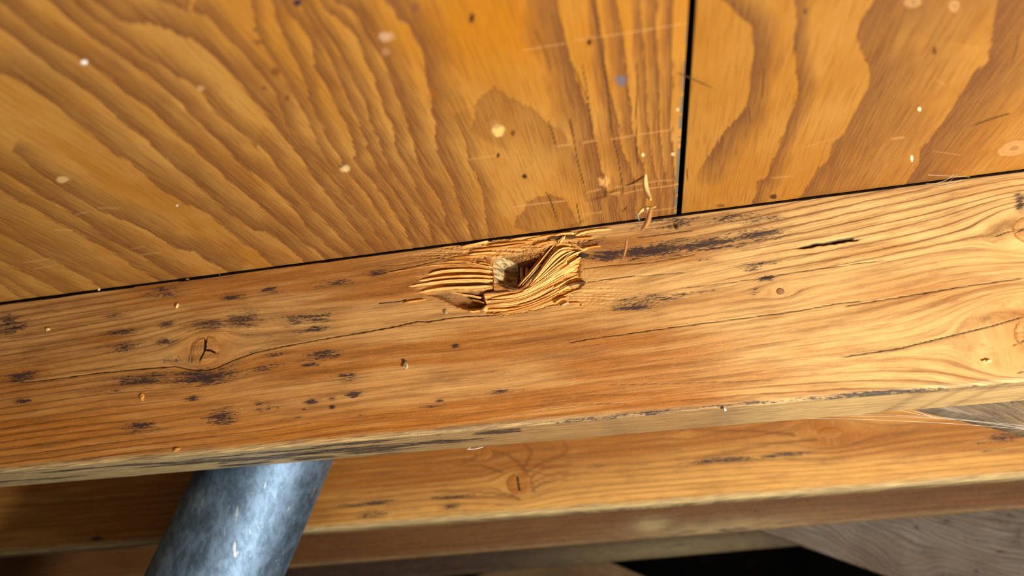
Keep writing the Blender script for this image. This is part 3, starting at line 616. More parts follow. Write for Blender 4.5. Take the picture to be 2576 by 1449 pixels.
# --- torn fibres around the broken knot
def fibre_material(name, a, b, d):
    n = NT(name); g = n.attr('guv').outputs['Vector']
    f = n.noise(g, (70, 2200, 1), 3, .6); q = n.noise(g, (500, 2600, 1), 2, .7)
    c = n.mix(n.smooth(f, .40, .66), a, b); c = n.mix(n.m('MULTIPLY', n.smooth(q, .58, .72), .6), c, d)
    n.bump(f, .6, .0006); return n.done(c, .6, .25)
M_PALE = fibre_material('torn_pale_wood', lin(250, 206, 124), lin(222, 156, 70), lin(150, 88, 34))
M_AMBER = fibre_material('torn_amber_wood', lin(232, 170, 84), lin(196, 120, 44), lin(120, 66, 24))
M_DARK = fibre_material('old_dark_splinter', lin(110, 76, 44), lin(62, 44, 30), lin(30, 24, 22))
M_GREYW = fibre_material('grey_broken_wood', lin(214, 190, 140), lin(140, 118, 86), lin(62, 52, 42))
def resample(P, n):
    P = np.array(P, float); s = np.concatenate([[0], np.cumsum(np.hypot(*np.diff(P, axis=0).T))]); t = np.linspace(0, s[-1], n)
    Q = np.stack([np.interp(t, s, P[:, 0]), np.interp(t, s, P[:, 1])], 1)
    for _ in range(2): Q[1:-1] = .25*Q[:-2] + .5*Q[1:-1] + .25*Q[2:]
    return Q
rng = np.random.default_rng(5)
def splinter(P, w, h, base=0.0, mat=None, ends=(.25, .6), tip=(0., 0.), n=12, name='splinter', root=None, Y=YF, skew=.0, keep=None):
    """a tapered sliver: P photo polyline on the face, w width px, h how far it stands proud (m), base how deep it sits"""
    Q = resample(P, n); T = np.gradient(Q, axis=0); T /= np.hypot(*T.T)[:, None]; Nn = np.stack([-T[:, 1], T[:, 0]], 1)
    s = np.linspace(0, 1, n); wid = w*np.minimum(1, np.minimum(ends[0] + s/.18, ends[1] + (1-s)/.12)) * (1 + .12*np.sin(s*9 + P[0][0]))
    hh = h*(np.minimum(1, .25+s/.2))*np.minimum(1, .35+(1-s)/.15) + tip[0]*(1-s)**2 + tip[1]*s**2
    vs, gu = [], []
    L = np.concatenate([[0], np.cumsum(np.hypot(*np.diff(Q, axis=0).T))])/PXM; off = float(rng.random()*3)
    for i in range(n):
        for a, d in ((-.5, -base - .0015), (-.46, -base + hh[i]*.35), (-.12 + skew, -base + hh[i]), (.30 + skew, -base + hh[i]*.85), (.5, -base - .0015)):
            p = Q[i] + Nn[i]*wid[i]*a; q = onY(p[0], p[1], Y); q[1] = Y - d
            vs.append(q); gu.append((L[i]+off, a*wid[i]/PXM + off, 0))
    f = []
    for i in range(n-1):
        for k in range(5):
            k2 = (k+1) % 5; f.append((i*5+k, i*5+k2, (i+1)*5+k2, (i+1)*5+k))
    f += [tuple(range(5)), tuple((n-1)*5+k for k in range(5))]
    me = pymesh(name, vs, f); at = me.attributes.new('guv', 'FLOAT_VECTOR', 'POINT'); at.data.foreach_set('vector', np.array(gu, np.float32).ravel())
    o = link(name, me, mat); under(o, root or BEAM1); return o
# ledges left of the hole
for P, w, h, b, mt in [
  (poly('U0,725 250,690 500,640 800,592 1000,580 1250,588 1560,625'), 3.4, .0012, .0008, M_AMBER), (poly('U640,737 800,692 1000,662 1200,655 1400,660 1612,676'), 7.5, .0032, .0026, M_PALE), (poly('U420,850 650,802 900,762 1100,746 1400,740 1632,752'), 7.5, .0034, .0028, M_PALE),
  (poly('U280,920 600,872 800,832 1000,808 1300,800 1625,800'), 8.5, .0036, .0028, M_PALE), (poly('U470,1005 650,962 800,936 1000,912 1300,905 1610,886'), 10., .0040, .0030, M_PALE), (poly('U830,950 1000,965 1200,990 1440,1032'), 4, .0022, .0040, M_PALE),
  (poly('U1180,530 1300,560 1420,600 1560,620'), 7, .0022, .0010, M_AMBER), (poly('U900,560 1100,540 1250,535 1400,560'), 4, .0014, .0006, M_AMBER), (poly('U360,1130 480,1110 680,1080'), 4, .0018, .0002, M_AMBER), (poly('U1280,1245 1350,1255 1430,1240'), 5, .0030, .0010, M_PALE), (poly('U1000,500 1250,480 1520,455'), 7, .0012, .0006, M_AMBER),
  (poly('U500,640 800,610 1100,610 1500,640'), 6, .0008, .0020, M_AMBER), (poly('U560,905 900,870 1200,850 1600,850'), 5, .0005, .0030, M_DARK), (poly('U1300,1060 1400,1085 1480,1110'), 2.2, .0026, .004, M_AMBER)]:
    splinter(P, w, h, b, mt, ends=(.1, .95))
# the fan of torn fibres sweeping up to the right
G = [poly('T800,950 890,850 1020,670 1140,490 1220,380 1310,315 1430,322 1545,390'), poly('T740,975 880,870 1040,690 1170,540 1270,440 1330,400 1380,390 1440,400'), poly('T700,1000 900,880 1080,740 1240,600 1390,500 1540,420 1560,410 1600,400'),
     poly('T560,1020 800,960 1020,830 1220,700 1380,590 1500,520 1540,500 1570,490'), poly('T215,1070 600,1060 850,980 1080,850 1270,730 1420,640 1500,620 1520,640'), poly('T240,1140 620,1130 880,1060 1120,930 1300,830 1420,760 1480,730 1500,720'),
     poly('T250,1190 620,1200 900,1130 1160,1000 1340,900 1450,830 1560,770 1620,770'), poly('T200,1270 500,1290 800,1210 1080,1110 1300,1000 1400,930 1540,890 1640,850'), poly('T100,1330 520,1320 820,1260 1120,1180 1380,1080 1480,1010 1640,990 1800,960')]
G = [resample(g, 16) for g in G]
for i in range(len(G)-1):
    m = 6 if i < 6 else 5
    for j in range(m):
        t = (j + .5 + (rng.random()-.5)*.5)/m; Q = G[i]*(1-t) + G[i+1]*t
        a = int(rng.integers(0, 5)); b = 16 - int(rng.integers(0, 6 if i > 1 else 2))
        Q = Q[a:b] + np.stack([np.zeros(b-a), (rng.random()-.5)*2 + np.cumsum((rng.random(b-a)-.5)*.7)], 1)
        wd = np.hypot(*(G[i][8]-G[i+1][8]))/m
        splinter([tuple(q) for q in Q], wd*(.8 + 1.4*rng.random()), (.0011 + .0016*rng.random()) if i < 4 else (.0006 + .0011*rng.random()), .0016, M_PALE if rng.random() < .6 else M_AMBER, ends=(.25, .35), tip=(0, .0012*rng.random()), n=14, skew=(rng.random()-.5)*.3)
# slanting struts across the hole, its floor and its lips
for P, w, h, b, mt in [
  (poly('T610,900 760,720 890,560 990,430 1080,330'), 8, .003, .010, M_AMBER), (poly('T655,915 800,765 955,590 1080,430 1225,265'), 4.6, .0035, .004, M_AMBER), (poly('T690,925 780,830 900,690 1010,560'), 3.4, .003, .004, M_GREYW), (poly('T710,930 860,780 985,630 1120,460 1220,330'), 9, .0025, .007, M_DARK), (poly('T690,860 840,670 930,510 1020,370'), 6, .003, .012, M_DARK),
  (poly('T830,760 930,620 1010,450 1080,360'), 5, .003, .009, M_AMBER), (poly('T860,610 930,520 990,430 1020,380'), 6, .003, .011, M_GREYW), (poly('T690,500 680,600 690,720 720,800'), 9, .003, .015, M_GREYW), (poly('T760,520 770,620 760,720 740,800'), 12, .003, .015, M_AMBER), (poly('T650,510 650,650 640,800'), 4, .002, .013, M_DARK),
  (poly('T1270,290 1320,230 1360,190'), 3.4, .003, .001, M_PALE), (poly('T1240,280 1290,240 1330,200'), 2.6, .003, .001, M_AMBER), (poly('T340,860 430,910 540,950 640,960'), 7, .003, .003, M_AMBER), (poly('T470,870 570,910 680,945'), 6, .004, .003, M_DARK), (poly('T210,1000 400,990 600,975 740,960'), 6, .0022, .002, M_AMBER),
  (poly('T240,990 420,985 600,962'), 3.4, .0034, .002, M_DARK), (poly('T700,880 740,820 780,790'), 2, .004, .006, M_PALE), (poly('T1320,540 1370,480 1440,430'), 2.2, .002, .0006, M_PALE), (poly('T1340,560 1400,490 1460,440'), 1.8, .002, .0006, M_AMBER), (poly('T1390,600 1480,550 1570,490'), 3, .003, .0006, M_PALE),
  (poly('T1420,290 1500,330 1560,370 1590,390 1660,370'), 5, .002, .0, M_PALE), (poly('T1580,380 1700,350 1850,330'), 4, .0016, .0, M_AMBER), (poly('T1490,180 1600,140 1750,110 2000,90'), 6, .0012, .0, M_PALE), (poly('T1200,190 1300,160 1470,150'), 6, .0016, .0, M_PALE), (poly('T780,250 950,220 1150,180 1350,175'), 5, .0014, .0, M_AMBER),
  (poly('T560,250 750,220 1020,190'), 4.4, .0014, .0, M_PALE), (poly('T250,330 400,310 600,290 900,260'), 4.4, .0014, .0, M_AMBER), (poly('T-100,340 100,300 270,260'), 5, .0014, .0, M_PALE), (poly('T0,400 200,380 450,350 800,300'), 5, .0013, .0, M_AMBER), (poly('T0,450 200,430 380,420'), 4.4, .0015, .0, M_PALE), (poly('T900,330 1050,290 1180,260'), 3, .0016, .0, M_AMBER),
  (poly('T1100,230 1250,215 1420,205 1560,215'), 4, .0014, .0, M_DARK), (poly('T1450,230 1600,225 1750,215'), 4, .0014, .0, M_AMBER), (poly('T1380,890 1480,850 1560,850 1640,835'), 3, .002, .0, M_DARK), (poly('T1200,1130 1280,1090 1300,1070 1400,1060'), 4, .002, .0, M_AMBER), (poly('T1290,1170 1360,1140 1400,1125'), 4, .002, .0, M_GREYW), (poly('T1400,1130 1590,1130 1575,1180'), 2.4, .0012, .0, M_AMBER),
  (poly('U1500,480 1560,520 1600,590'), 3, .002, .001, M_AMBER), (poly('T230,480 270,560 310,610'), 4, .003, .002, M_AMBER), (poly('T10,560 120,590 230,620 330,630'), 4.4, .003, .001, M_PALE), (poly('T120,580 200,570 300,600'), 3.6, .003, .001, M_AMBER)]:
    splinter(P, w, h, b, mt, ends=(.2, .35))
# matted fibres above the hole, too many to pick apart
vs, fs, gg = [], [], []
for i in range(420):
    px = 1180 + .17945*(420 + 640*rng.random()**.8); py = 560 + .17945*(320 + 190*rng.random() - .12*(px-1255))
    a = rng.normal(-.5, .9); L = 4 + 11*rng.random(); w = .5 + .7*rng.random(); dep = .001 + .008*rng.random()*np.clip((py-620)/30, .1, 1)
    p0 = onY(px, py, YF); p1 = onY(px + L*math.cos(a), py + L*math.sin(a), YF); n0 = onY(px - w*math.sin(a), py + w*math.cos(a), YF)
    p0[1] = YF + dep; n0[1] = YF + dep; p1[1] = YF + dep - .003*rng.random()
    k = len(vs); m = (p0+n0)/2 + np.array([0, -.0004, 0]); vs += [p0, n0, p1, m]; fs += [(k, k+1, k+2), (k, k+3, k+2), (k+1, k+3, k+2), (k, k+1, k+3)]; r = rng.random()*3; gg += [(r, r, 0)]*4
me = pymesh('torn_fibres', vs, fs); at = me.attributes.new('guv', 'FLOAT_VECTOR', 'POINT'); at.data.foreach_set('vector', np.array(gg, np.float32).ravel())
o = link('torn_fibres', me, M_AMBER); under(o, BEAM1); o['kind'] = 'stuff'; o['label'] = 'matted amber wood fibres above the broken hole'
# black strip added to darken the shaded gap between beam and plywood
xs = np.linspace(-1.2, .92, 260); g = np.interp(xs, [-1.2, -.52, -.2, .05, .27, .92], [.0034, .0030, .0018, .0012, .0011, .0011])*(.8 + .4*fbm(xs*30, xs*0, 3))
Xs = np.repeat(xs[None], 4, 0); y0 = YF - .0004 + .0008*fbm(xs*50, xs*0+3, 5)
Ys = np.stack([y0, y0, y0+.05, y0+.05]); zt = np.full(len(xs), H_PLY+ZC-.00005); Zs = np.stack([zt - g, zt, zt, zt - g])
o = link('gap_shade_strip', grid_mesh('gap_shade_strip', Xs, Ys, Zs, close_v=True, smooth=False), plain('gap_black', lin(24, 14, 12), .95, .4, spec=.05)); under(o, BEAM1); o['label'] = 'thin black strip added as the shade in the gap between beam and plywood'
# ------------------------------------------------------------------ beams farther back
def plain_fields(X, Yv, Z, spec, under_=False, seed=0):
    u, v = proj(X, Yv, Z); zc = Z - ZC
    psi = zc - .01*X + (fbm(X*3, zc*10, seed+1)-.5)*.016
    for kx, ky, R, ex in spec.get('knots', []):
        c = onY(kx, ky, spec['Y']); dx = (X-c[0])*ex; dz = Z-c[2]; r2 = dx*dx + dz*dz + (R*.35)**2
        psi = psi - dz*np.minimum(R*R/r2, .96)
    st = np.zeros(X.shape)
    for x, y, rx, ry, s in spec.get('stain', []):
        e = np.hypot((u-x)/(rx*1.2), (v-y+(u-x)*.08)/(ry*1.4)); st = np.maximum(st, s*(1 - sstep(.2, 1.25, e)))
    e = zc - spec['zb'](X)
    ge = spec.get('edge', .9); grey = np.maximum(ge*under_, ge*(1 - sstep(.002, .007 + .004*fbm(X*25, 0*X, 5), e))) + 0*X
    for x, y, rx, ry, s in spec.get('grey', []):
        grey = np.maximum(grey, s*np.exp(-(((u-x)/rx)**2 + ((v-y+(u-x)*.08)/ry)**2)))
    tone = .3 + .6*sstep(.42, .7, fbm(X*4, zc*30, seed+3)) + 0*X
    for x, y, rx, ry, s in spec.get('tone', []):
        tone = tone + s*np.exp(-(((u-x)/rx)**2 + ((v-y+(u-x)*.08)/ry)**2))
    paint = [0*X, 0*X, 0*X, 0*X]
    if spec.get('lines'):
        c = lin(112, 62, 26); k = np.zeros(X.shape)
        for P, w in spec['lines']:
            a = np.array(P); m = (u > a[:, 0].min()-12) & (u < a[:, 0].max()+12) & (v > a[:, 1].min()-12) & (v < a[:, 1].max()+12)
            if m.any():
                d, _, t = pdist(u[m], v[m], P); k[m] = np.maximum(k[m], .75*(1 - sstep(w*.3, w, d))*(1 - .5*t))
        paint = [c[0]+0*X, c[1]+0*X, c[2]+0*X, k]
    return dict(phase=psi/.0065 + fbm(X*1.5, psi*120, seed+4), mk=[st, 0*X, np.clip(grey, 0, 1), 0*X], tn=[np.clip(tone, 0, 1), .5*(.5+fbm(X*5, psi*70, seed+6)), .45*(1-grey)*spec.get('red', 1), 0*X], paint=paint, guv=[X + seed, psi + 3*under_, 0*X])
def back_beam(spec, label, mat, seed, x0=-1.22, x1=.93, step=.0028):
    Y0, T, hgt = spec['Y'], spec['T'], spec['h']; cx = (x0+x1)/2
    root = empty('timber_beam', (0, Y0 + T/2, spec['zb'](0.) + ZC)); tag(root, label, 'beam', kind='thing')
    xs = np.arange(x0, x1, step); zz = np.concatenate([[hgt], np.linspace(hgt-.002, .004, int(hgt/.0022)), [.0022, .001]])
    X, D = np.meshgrid(xs, zz); Zf = spec['zb'](X) + D + ZC; Yf = Y0 + .0012*(D < .0015) + .0*X
    yu = np.concatenate([[.003], np.linspace(.006, T-.003, 16), [T]])
    Xu, Du = np.meshgrid(xs, yu); Zu = spec['zb'](Xu) + ZC + .0*Du; Yu = Y0 + Du
    Xb = np.repeat(xs[None], 2, 0); Yb = np.full(Xb.shape, Y0+T); Zb = np.stack([spec['zb'](xs) + ZC + .002, spec['zb'](xs) + hgt + ZC])
    fs = [plain_fields(X, Yf, Zf, spec, 0, seed), plain_fields(Xu, Yu, Zu, spec, 1, seed), plain_fields(Xb, Yb, Zb, spec, 1, seed)]
    me = grid_mesh('timber', np.concatenate([X, Xu, Xb]), np.concatenate([Yf, Yu, Yb]), np.concatenate([Zf, Zu, Zb]), close_v=True)
    me.set_sharp_from_angle(angle=.9); set_beam(me, fs); under(link('timber', me, mat), root)
    for a in spec.get('disc', []): knot_part('knot', a[0], a[1], a[2], a[3], root, Y0, mat, a[4] if len(a) > 4 else (), .9, .0006, 4)
    return root
Y2 = .80
S2 = dict(Y=Y2, T=.095, h=.14, zb=lambda x: .0225 + .0065*x, knots=[(1222, 1141, .008, .6), (1304, 1215, .013, .6), (2087, 1088, .013, .4), (1731, 1090, .004, .5)],
  stain=[(933, 1266, 110, 7, .9), (1139, 1251, 90, 5, .9), (1135, 1275, 34, 8, .8), (933, 1293, 70, 12, .7), (1827, 1157, 140, 9, .85), (1979, 1143, 90, 7, .8), (2528, 1101, 70, 14, .8), (2471, 1113, 60, 4, .7), (2490, 1133, 50, 5, .7), (2530, 1138, 30, 4, .7), (1500, 1175, 60, 6, .6), (1600, 1170, 80, 6, .5), (2150, 1115, 60, 4, .5), (245, 1355, 25, 6, .9)],
  tone=[(1000, 1180, 500, 48, 1.), (1500, 1120, 300, 36, .8), (400, 1250, 400, 60, .8), (1900, 1090, 200, 18, .5), (1500, 1270, 900, 24, -.5), (2100, 1180, 400, 25, -.5), (2300, 1080, 300, 25, .4), (1740, 1075, 400, 25, .5)],  # dark upper and pale lower tone paints in the front beam's soft shadow
  lines=[(poly('O1650,450 1640,380 1590,320 1550,260 1480,215 1330,185'), 6), (poly('O1590,310 1620,250 1640,195 1600,150'), 6), (poly('O1610,330 1700,270 1840,220 1880,175 1850,140'), 5), (poly('O1640,360 1720,305 1900,275'), 5), (poly('O1650,400 1740,350 1880,325'), 4.5), (poly('O1660,430 1740,390 1860,365'), 4.5), (poly('O1520,480 1430,470 1250,455 1000,450'), 4), (poly('O1560,500 1480,490 1300,495 1000,500'), 5), (poly('O1450,330 1300,280 1150,285'), 4), (poly('N1060,380 800,355 500,350 300,345'), 5), (poly('N1200,410 900,440 650,490 400,540'), 6), (poly('O1290,220 1250,250 1200,260'), 5)],
  disc=[(1222, 1141, 17, 14), (1304, 1217, 36, 30, [(poly('O1550,340 1560,460'), 3)]), (2087, 1088, 34, 17)])
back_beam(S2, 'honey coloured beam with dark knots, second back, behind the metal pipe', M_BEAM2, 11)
S3 = dict(Y=1.04, T=.03, h=.15, zb=lambda x: -.0115 + .0178*x, stain=[(1840, 1332, 60, 5, .9), (1280, 1365, 40, 5, .5), (1900, 1285, 10, 4, .8), (2070, 1282, 6, 5, .9), (2170, 1293, 6, 4, .9), (2490, 1258, 6, 4, .9)],
  grey=[(1640, 1322, 60, 20, .8), (1800, 1330, 240, 24, .6)], tone=[(1000, 1380, 500, 40, .5), (2300, 1260, 300, 40, .5)], red=.35, edge=.25)  # grey spots paint a patch of light onto the weathered face
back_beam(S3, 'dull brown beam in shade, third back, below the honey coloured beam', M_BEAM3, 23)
S4 = dict(Y=1.34, T=.05, h=.12, zb=lambda x: -.046 + .026*x, red=.1, edge=.1, grey=[(1700, 1380, 300, 30, .5)])
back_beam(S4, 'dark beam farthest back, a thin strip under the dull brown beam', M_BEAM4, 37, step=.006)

# ------------------------------------------------------------------ boards
def board(name, A, B, width, thick, Y, mat, label, cat, seed, grey=.5, side=1, stains=()):
    """sawn board on a vertical plane: one long edge runs from photo pixel A to B, the width goes to its upper side"""
    a, b = onY(*A, Y), onY(*B, Y); d = b - a; L = np.linalg.norm(d); d /= L; n = np.array([-d[2], 0, d[0]])*side
    root = empty(name, tuple(a)); tag(root, label, cat, kind='thing')
    s = np.arange(0, L + .001, .0024); t = np.concatenate([[0, .0012], np.arange(.004, width, .0024), [width]])
    Sx, Tt = np.meshgrid(s, t)
    P = [a[k] + d[k]*Sx + n[k]*Tt for k in range(3)]; Yv = np.full(Sx.shape, Y) + .0012*(Tt < .0006) + .0004*fbm(Sx*70, Tt*400, seed)
    u, v = proj(P[0], Yv, P[2])
    psi = Tt + (fbm(Sx*9, Tt*14, seed+1)-.5)*.055
    st = .45*sstep(.5, .72, fbm(Sx*28, Tt*60, seed+2))
    for x, y, rx, ry, q in stains: st = np.maximum(st, q*np.exp(-(((u-x)/rx)**2 + ((v-y)/ry)**2)))
    g = np.clip(grey*(.5 + fbm(Sx*9, Tt*16, seed+3)), 0, 1)
    f = dict(phase=psi/.0062, mk=[st, 0*Sx, g, 0*Sx], tn=[.25 + .7*sstep(.4, .7, fbm(Sx*8, Tt*10, seed+5)), .75 + 0*Sx, 0*Sx, 0*Sx], paint=[0*Sx]*4, guv=[Sx + seed, psi, 0*Sx])
    r2 = lambda q: np.stack([q[-1], q[0]])
    Xb, Zb = r2(P[0]), r2(P[2]); Yb = np.full(Xb.shape, Y + thick)
    fb = {k: (r2(x) if not isinstance(x, list) else [r2(q) for q in x]) for k, x in f.items()}
    me = grid_mesh('plank', np.concatenate([P[0], Xb]), np.concatenate([Yv, Yb]), np.concatenate([P[2], Zb]), close_v=True)
    me.set_sharp_from_angle(angle=.9); set_beam(me, [f, fb]); under(link('plank', me, mat), root); return root
board('diagonal_brace', (2262, 1004), (4300, 1483), .05, .025, YF + TH + .003, M_GREY, 'rough grey weathered brace slanting down from the front beam, right edge', 'brace', 3, .15, stains=[(2500, 1040, 60, 10, .3)])
board('diagonal_board', (1640, 1238), (3400, 1868), .26, .02, 1.115, M_GREY, 'wide mottled grey-brown board slanting down right, behind the dull brown beam', 'board', 9, .04,
      stains=[(2305, 1328, 10, 9, .9), (2380, 1312, 16, 8, .9), (2430, 1358, 8, 6, .8), (2515, 1388, 18, 9, .9), (2560, 1350, 20, 40, .7), (2540, 1295, 20, 10, .8), (2455, 1438, 10, 6, .9)])
board('lattice_strut', (1180, 1330), (1900, 1640), .045, .02, 1.50, M_BEAM3, 'slim brown strut slanting down right in the dark below the beams', 'strut', 15, .2)
board('lattice_strut', (-300, 1300), (420, 1640), .10, .02, 1.50, M_BEAM3, 'brown strut slanting down right at the dark lower left corner', 'strut', 19, .2)
board('lattice_strut', (1440, 1360), (900, 1560), .10, .02, 1.58, M_BEAM3, 'dim brown strut leaning the other way behind the slim one', 'strut', 21, .2)

# ------------------------------------------------------------------ steel pipe
def pipe():
    YP = .668; a = onY(668, 1172, YP); b = onY(557, 1449, YP); d = (b - a)/(a[2]-b[2]); d[1] = -.10
    top = a - d*(.185 + ZC - a[2]); bot = a + d*(a[2] - .0); R = .0572
    root = empty('metal_pipe', tuple(bot)); tag(root, 'grey-blue galvanised metal pipe leaning between the front and second beam', 'pipe', kind='thing')
    ax = Vector(bot - top).normalized(); e1 = ax.cross(Vector((0, 1, 0))).normalized(); e2 = ax.cross(e1)
    L = (Vector(bot) - Vector(top)).length; nL, nA = 60, 72
    prof = [(R*.92, 0.02), (R*.92, 0.0), (R*.985, -.0), (R, .0015)] + [(R, .0015 + (L-.02)*i/nL) for i in range(1, nL+1)]
    v, f = [], []
    for r, s in prof:
        for k in range(nA):
            an = 2*math.pi*k/nA; p = Vector(top) + ax*s + e1*(r*math.cos(an)) + e2*(r*math.sin(an)); v.append(p)
    for i in range(len(prof)-1):
        for k in range(nA):
            f.append((i*nA+k, i*nA+(k+1) % nA, (i+1)*nA+(k+1) % nA, (i+1)*nA+k))
    me = pymesh('tube', v, f, True)
    n = NT('galvanised_steel'); p = n.pos()
    sp = n.noise(p, (70, 70, 45), 4, .65, .6); sp2 = n.noise(p, (240, 240, 130), 3, .7); big = n.noise(p, (22, 22, 12), 3)
    wh = n.smooth(n.noise(p, (130, 130, 34), 3, .6), .66, .74); sc = n.smooth(n.noise(p, (330, 330, 26), 2, .5), .70, .75)
    m = n.smooth(n.m('ADD', n.m('MULTIPLY', sp, .6), n.m('MULTIPLY', sp2, .4)), .38, .62)
    c = n.mix(m, lin(104, 126, 146), lin(142, 168, 192)); c = n.mix(n.m('MULTIPLY', n.smooth(big, .5, .7), .5), c, lin(104, 118, 128))
    c = n.mix(n.m('MULTIPLY', n.m('MAXIMUM', wh, sc), .55), c, lin(224, 226, 224))
    r = n.m('ADD', .50, n.m('MULTIPLY', sp, .20))
    n.bump(sp, .12, .001)
    mt = n.done(c, r, .5, .93)
    under(link('tube', me, mt), root)
    bm = bmesh.new()                                      # a foot plate on the ground
    bmesh.ops.create_cone(bm, cap_ends=True, segments=40, radius1=.10, radius2=.098, depth=.012)
    fm = bpy.data.meshes.new('foot_plate'); bm.to_mesh(fm); bm.free(); o = link('foot_plate', fm, mt); o.location = (bot[0], bot[1], .006); under(o, root)
    return root
pipe()

# ------------------------------------------------------------------ small loose things
M_STRAW = fibre_material('dry_pale_sliver', lin(246, 214, 140), lin(226, 180, 100), lin(190, 130, 70)); M_BRN = fibre_material('dry_brown_sliver', lin(196, 140, 76), lin(150, 96, 46), lin(90, 56, 30))
def sliver(pts, w, Y, mat, label, group=None, name='wood_sliver', flat=.35, wprof=None, zplane=None):
    Q = resample(pts, 12); n = len(Q); s = np.linspace(0, 1, n); wd = w*(np.sin(np.pi*np.clip(s*.9+.05, 0, 1))**.55 if wprof is None else np.interp(s, *wprof))
    T = np.gradient(Q, axis=0); T /= np.hypot(*T.T)[:, None]; Nn = np.stack([-T[:, 1], T[:, 0]], 1); v, gu = [], []
    for i in range(n):
        for a, q in ((-.5, 0), (0, -flat), (.5, 0), (0, flat)):
            p = Q[i] + Nn[i]*wd[i]*a
            if zplane is None: r = onY(p[0], p[1], Y); r[1] += q*wd[i]/F*Y + .004*math.sin(s[i]*3)
            else: r = onZ(p[0], p[1], zplane); r[2] += q*wd[i]/F*.5
            v.append(r); gu.append((s[i]*.02, a*.003, 0))
    f = [(i*4+k, i*4+(k+1) % 4, (i+1)*4+(k+1) % 4, (i+1)*4+k) for i in range(n-1) for k in range(4)] + [(0, 1, 2, 3), tuple((n-1)*4+k for k in range(4))]
    me = pymesh(name, v, f, True); at = me.attributes.new('guv', 'FLOAT_VECTOR', 'POINT'); at.data.foreach_set('vector', np.array(gu, np.float32).ravel())
    o = link(name, me, mat); tag(o, label, 'splinter', group, 'thing'); return o
YS = .43
sliver([(1624, 433), (1622, 455), (1628, 480), (1637, 503)], 15, YS, M_STRAW, 'pale straw-like wood sliver hanging upright in front of the plywood, left of seam')
sliver([(1606, 540), (1610, 526), (1622, 516), (1634, 517), (1650, 519)], 9, YS, M_STRAW, 'hooked pale sliver hanging just below the upright straw-like one')
sliver([(1637, 522), (1632, 545), (1622, 565), (1613, 580)], 14, YS, M_BRN, 'tan curled sliver hanging in front of the beam top edge')
sliver([(1577, 598), (1574, 618), (1568, 640), (1563, 655)], 7.5, .465, M_BRN, 'thin brown sliver hanging in front of the black mould patch')
sliver([(1616, 316), (1626, 315), (1636, 317)], 13, .38, M_STRAW, 'tiny pale wood crumb hanging in front of the plywood bands')
sliver([(1602, 534), (1606, 545), (1612, 558)], 5, .47, plain('pale_green_lichen', lin(140, 160, 130)), 'small pale green flake caught beneath the hooked sliver', name='lichen_flake')
sliver(poly('G1480,672 1560,700 1620,730 1790,805'), 3, 0, plain('dark_twig', lin(84, 54, 30)), 'thin dark twig stuck across the black plywood seam', zplane=H_PLY-.0016, name='twig')
def chip(px, py, rx, ry, label, mat, ang=0., h=.0012, Y=YF):
    bm = bmesh.new(); bmesh.ops.create_icosphere(bm, subdivisions=2, radius=1.0); c = onY(px, py, Y); k = 1/PXM; rg = random.Random(int(px))
    for q in bm.verts:
        j = .75 + .5*rg.random(); x, z = q.co.x*rx*k*j, q.co.z*ry*k*j
        q.co = Vector((c[0] + x*math.cos(ang)-z*math.sin(ang), c[1] + q.co.y*h*j - h*.4, c[2] + x*math.sin(ang)+z*math.cos(ang)))
    me = bpy.data.meshes.new('wood_chip'); bm.to_mesh(me); bm.free(); at = me.attributes.new('guv', 'FLOAT_VECTOR', 'POINT')
    at.data.foreach_set('vector', np.array([w.co[:] for w in me.vertices], np.float32).ravel())
    o = link('wood_chip', me, mat); tag(o, label, 'wood chip', None, 'thing')
chip(1021, 921, 7, 8, 'pale chip stuck low on the front beam, beneath the broken knot', M_GREYW, .3); chip(1019, 910, 5, 5, 'dark crumb touching the pale chip beneath the broken knot', M_DARK)
chip(447, 770, 2.4, 7, 'narrow yellow chip above the split round knot', M_STRAW, -.3); chip(122, 829, 6, 4, 'golden chip on the striped left end of the front beam', M_STRAW, .4)
chip(1122, 785, 4, 6, 'small whitish chip left of and below the torn hole', M_GREYW); chip(2482, 909, 9, 3.5, 'flat pale chip near the lower right knot', M_STRAW, .1); chip(1823, 1030, 3, 5, 'tiny white crumb on the beam lower edge', plain('white_crumb', lin(236, 232, 220)))
chip(445, 1131, 9, 5, 'yellow raised chip near the left lower edge of the front beam', M_AMBER, .2); chip(358, 1000, 6, 9, 'dull yellow flake below the split round knot', M_AMBER, .2); chip(1703, 572, 4, 6, 'small black-green crumb under the plywood seam', M_DARK); chip(251, 728, 3, 5, 'yellow crumb in the black gap at upper left', M_STRAW, -.3)
for P, w, lb in ((poly('J1030,170 1080,190 1120,215 1180,235 1250,265'), 2.2, 'tiny pale fluff on the upper left of the front beam'), ([(468, 702), (500, 699), (530, 692), (552, 690)], 7, 'lifted pale flake at the beam top edge, upper left'), ([(410, 990), (420, 985), (432, 987), (428, 996)], 2.2, 'curl of pale lint below the split knot'), ([(716, 924), (722, 928), (732, 924), (752, 918)], 1.8, 'hair-thin loop of lint on the front beam, left of centre'), ([(1275, 1020), (1279, 1008), (1281, 998)], 1.8, 'short hair standing on the lower middle of the front beam'), ([(693, 1088), (699, 1098), (697, 1106)], 2., 'curved brown hair near the lower edge above the pipe')):
    sliver(P, w, YF - .0006, M_STRAW, lb, name='lint')

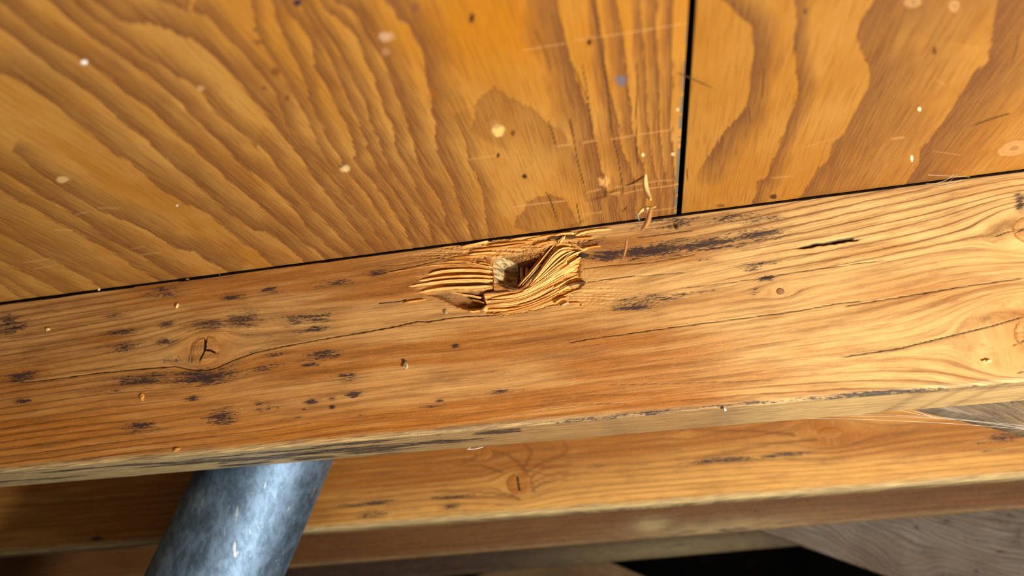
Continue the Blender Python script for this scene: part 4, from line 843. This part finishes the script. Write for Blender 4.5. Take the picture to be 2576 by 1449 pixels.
# cobwebs
M_WEB = plain('spider_silk', lin(232, 222, 206), .5, .1)
def web(name, strands, label):
    v, f = [], []
    for pts, r in strands:
        k0 = len(v); n = len(pts)
        for p in pts:
            for a in range(4): v.append((p[0], p[1] + r*math.cos(a*math.pi/2), p[2] + r*math.sin(a*math.pi/2)) if abs(pts[0][2]-pts[-1][2]) < .06 else (p[0] + r*math.cos(a*math.pi/2), p[1] + r*math.sin(a*math.pi/2), p[2]))
        f += [(k0+i*4+a, k0+i*4+(a+1) % 4, k0+(i+1)*4+(a+1) % 4, k0+(i+1)*4+a) for i in range(n-1) for a in range(4)]
    o = link(name, pymesh(name, v, f), M_WEB); tag(o, label, 'cobweb', None, 'thing')
def strand(A, B, Ya, Yb, sag, r, n=14):
    a, b = onY(*A, Ya), onY(*B, Yb); out = []
    for i in range(n):
        t = i/(n-1); p = a*(1-t) + b*t; p[2] -= sag*4*t*(1-t); out.append(p)
    return out, r
YW = YF + TH - .004
web('cobweb', [strand((1985, 1052), (2590, 1081), YW, YW, -.002, .00011), strand((2040, 1048), (2600, 1074), YW, YW, -.003, .00008), strand((2240, 1026), (2345, 1048), YW, YW, .0005, .00012), strand((2300, 1034), (2360, 1052), YW, YW, 0, .00014), strand((2100, 1043), (2600, 1082), YW, YW, -.0035, .00007), strand((2345, 1048), (2590, 1080), YW, YW, -.001, .00008)], 'pale cobweb strands stretched under the beam to the grey brace')
web('cobweb', [strand((1175, 1130), (1215, 1124), YF+TH, YF+TH, .0006, .0004, 8), strand((1185, 1124), (1212, 1117), YF+TH, YF+TH, .0008, .0003, 8), strand((1180, 1128), (1190, 1118), YF+TH, YF+TH, 0, .0004, 5)], 'small white clump of web under the middle of the front beam')
t0 = onZ(1630, 300, H_PLY - .0005)
thr = [np.array([t0[0], .36, H_PLY + ZC])] + [onY(*q) for q in ((1627, 315, .38), (1624, 433, YS), (1637, 503, YS), (1636, 522, YS), (1613, 580, YS), (1577, 598, .465), (1563, 655, .465), (1540, 720, .4995))]
web('cobweb', [(thr, .00004)], 'hair-thin web thread holding the hanging wood slivers')
web('cobweb', [strand((2330, 462), (2400, 440), .494, .486, .002, .00012), strand((2350, 470), (2420, 452), .494, .488, .001, .0001), strand((2380, 465), (2410, 436), .496, .488, 0, .00009), strand((2335, 440), (2440, 445), .482, .49, .0, .00008)], 'wisps of web in the corner of plywood and beam, upper right')

# ------------------------------------------------------------------ the space around
M_EARTH = plain('dry_earth', lin(92, 76, 58), .95, .4, (9, 9, 9), .05); M_BLOCK = plain('dark_block_wall', lin(20, 18, 16), .95, .4, (14, 14, 14), .05)
for nm, a, b, mt in (('floor', (-1.35, -.7, -.06), (1.05, 2.4, 0), M_EARTH), ('wall_left', (-1.35, -.2, 0), (-1.25, 2.4, H_PLY+ZC+.04), M_BLOCK), ('wall_right', (.95, -.2, 0), (1.05, 2.4, H_PLY+ZC+.04), M_BLOCK), ('wall_back', (-1.25, 2.3, 0), (.95, 2.4, H_PLY+ZC+.04), M_BLOCK)):
    tag(link(nm, box_mesh(nm, a, b), mt), kind='structure')
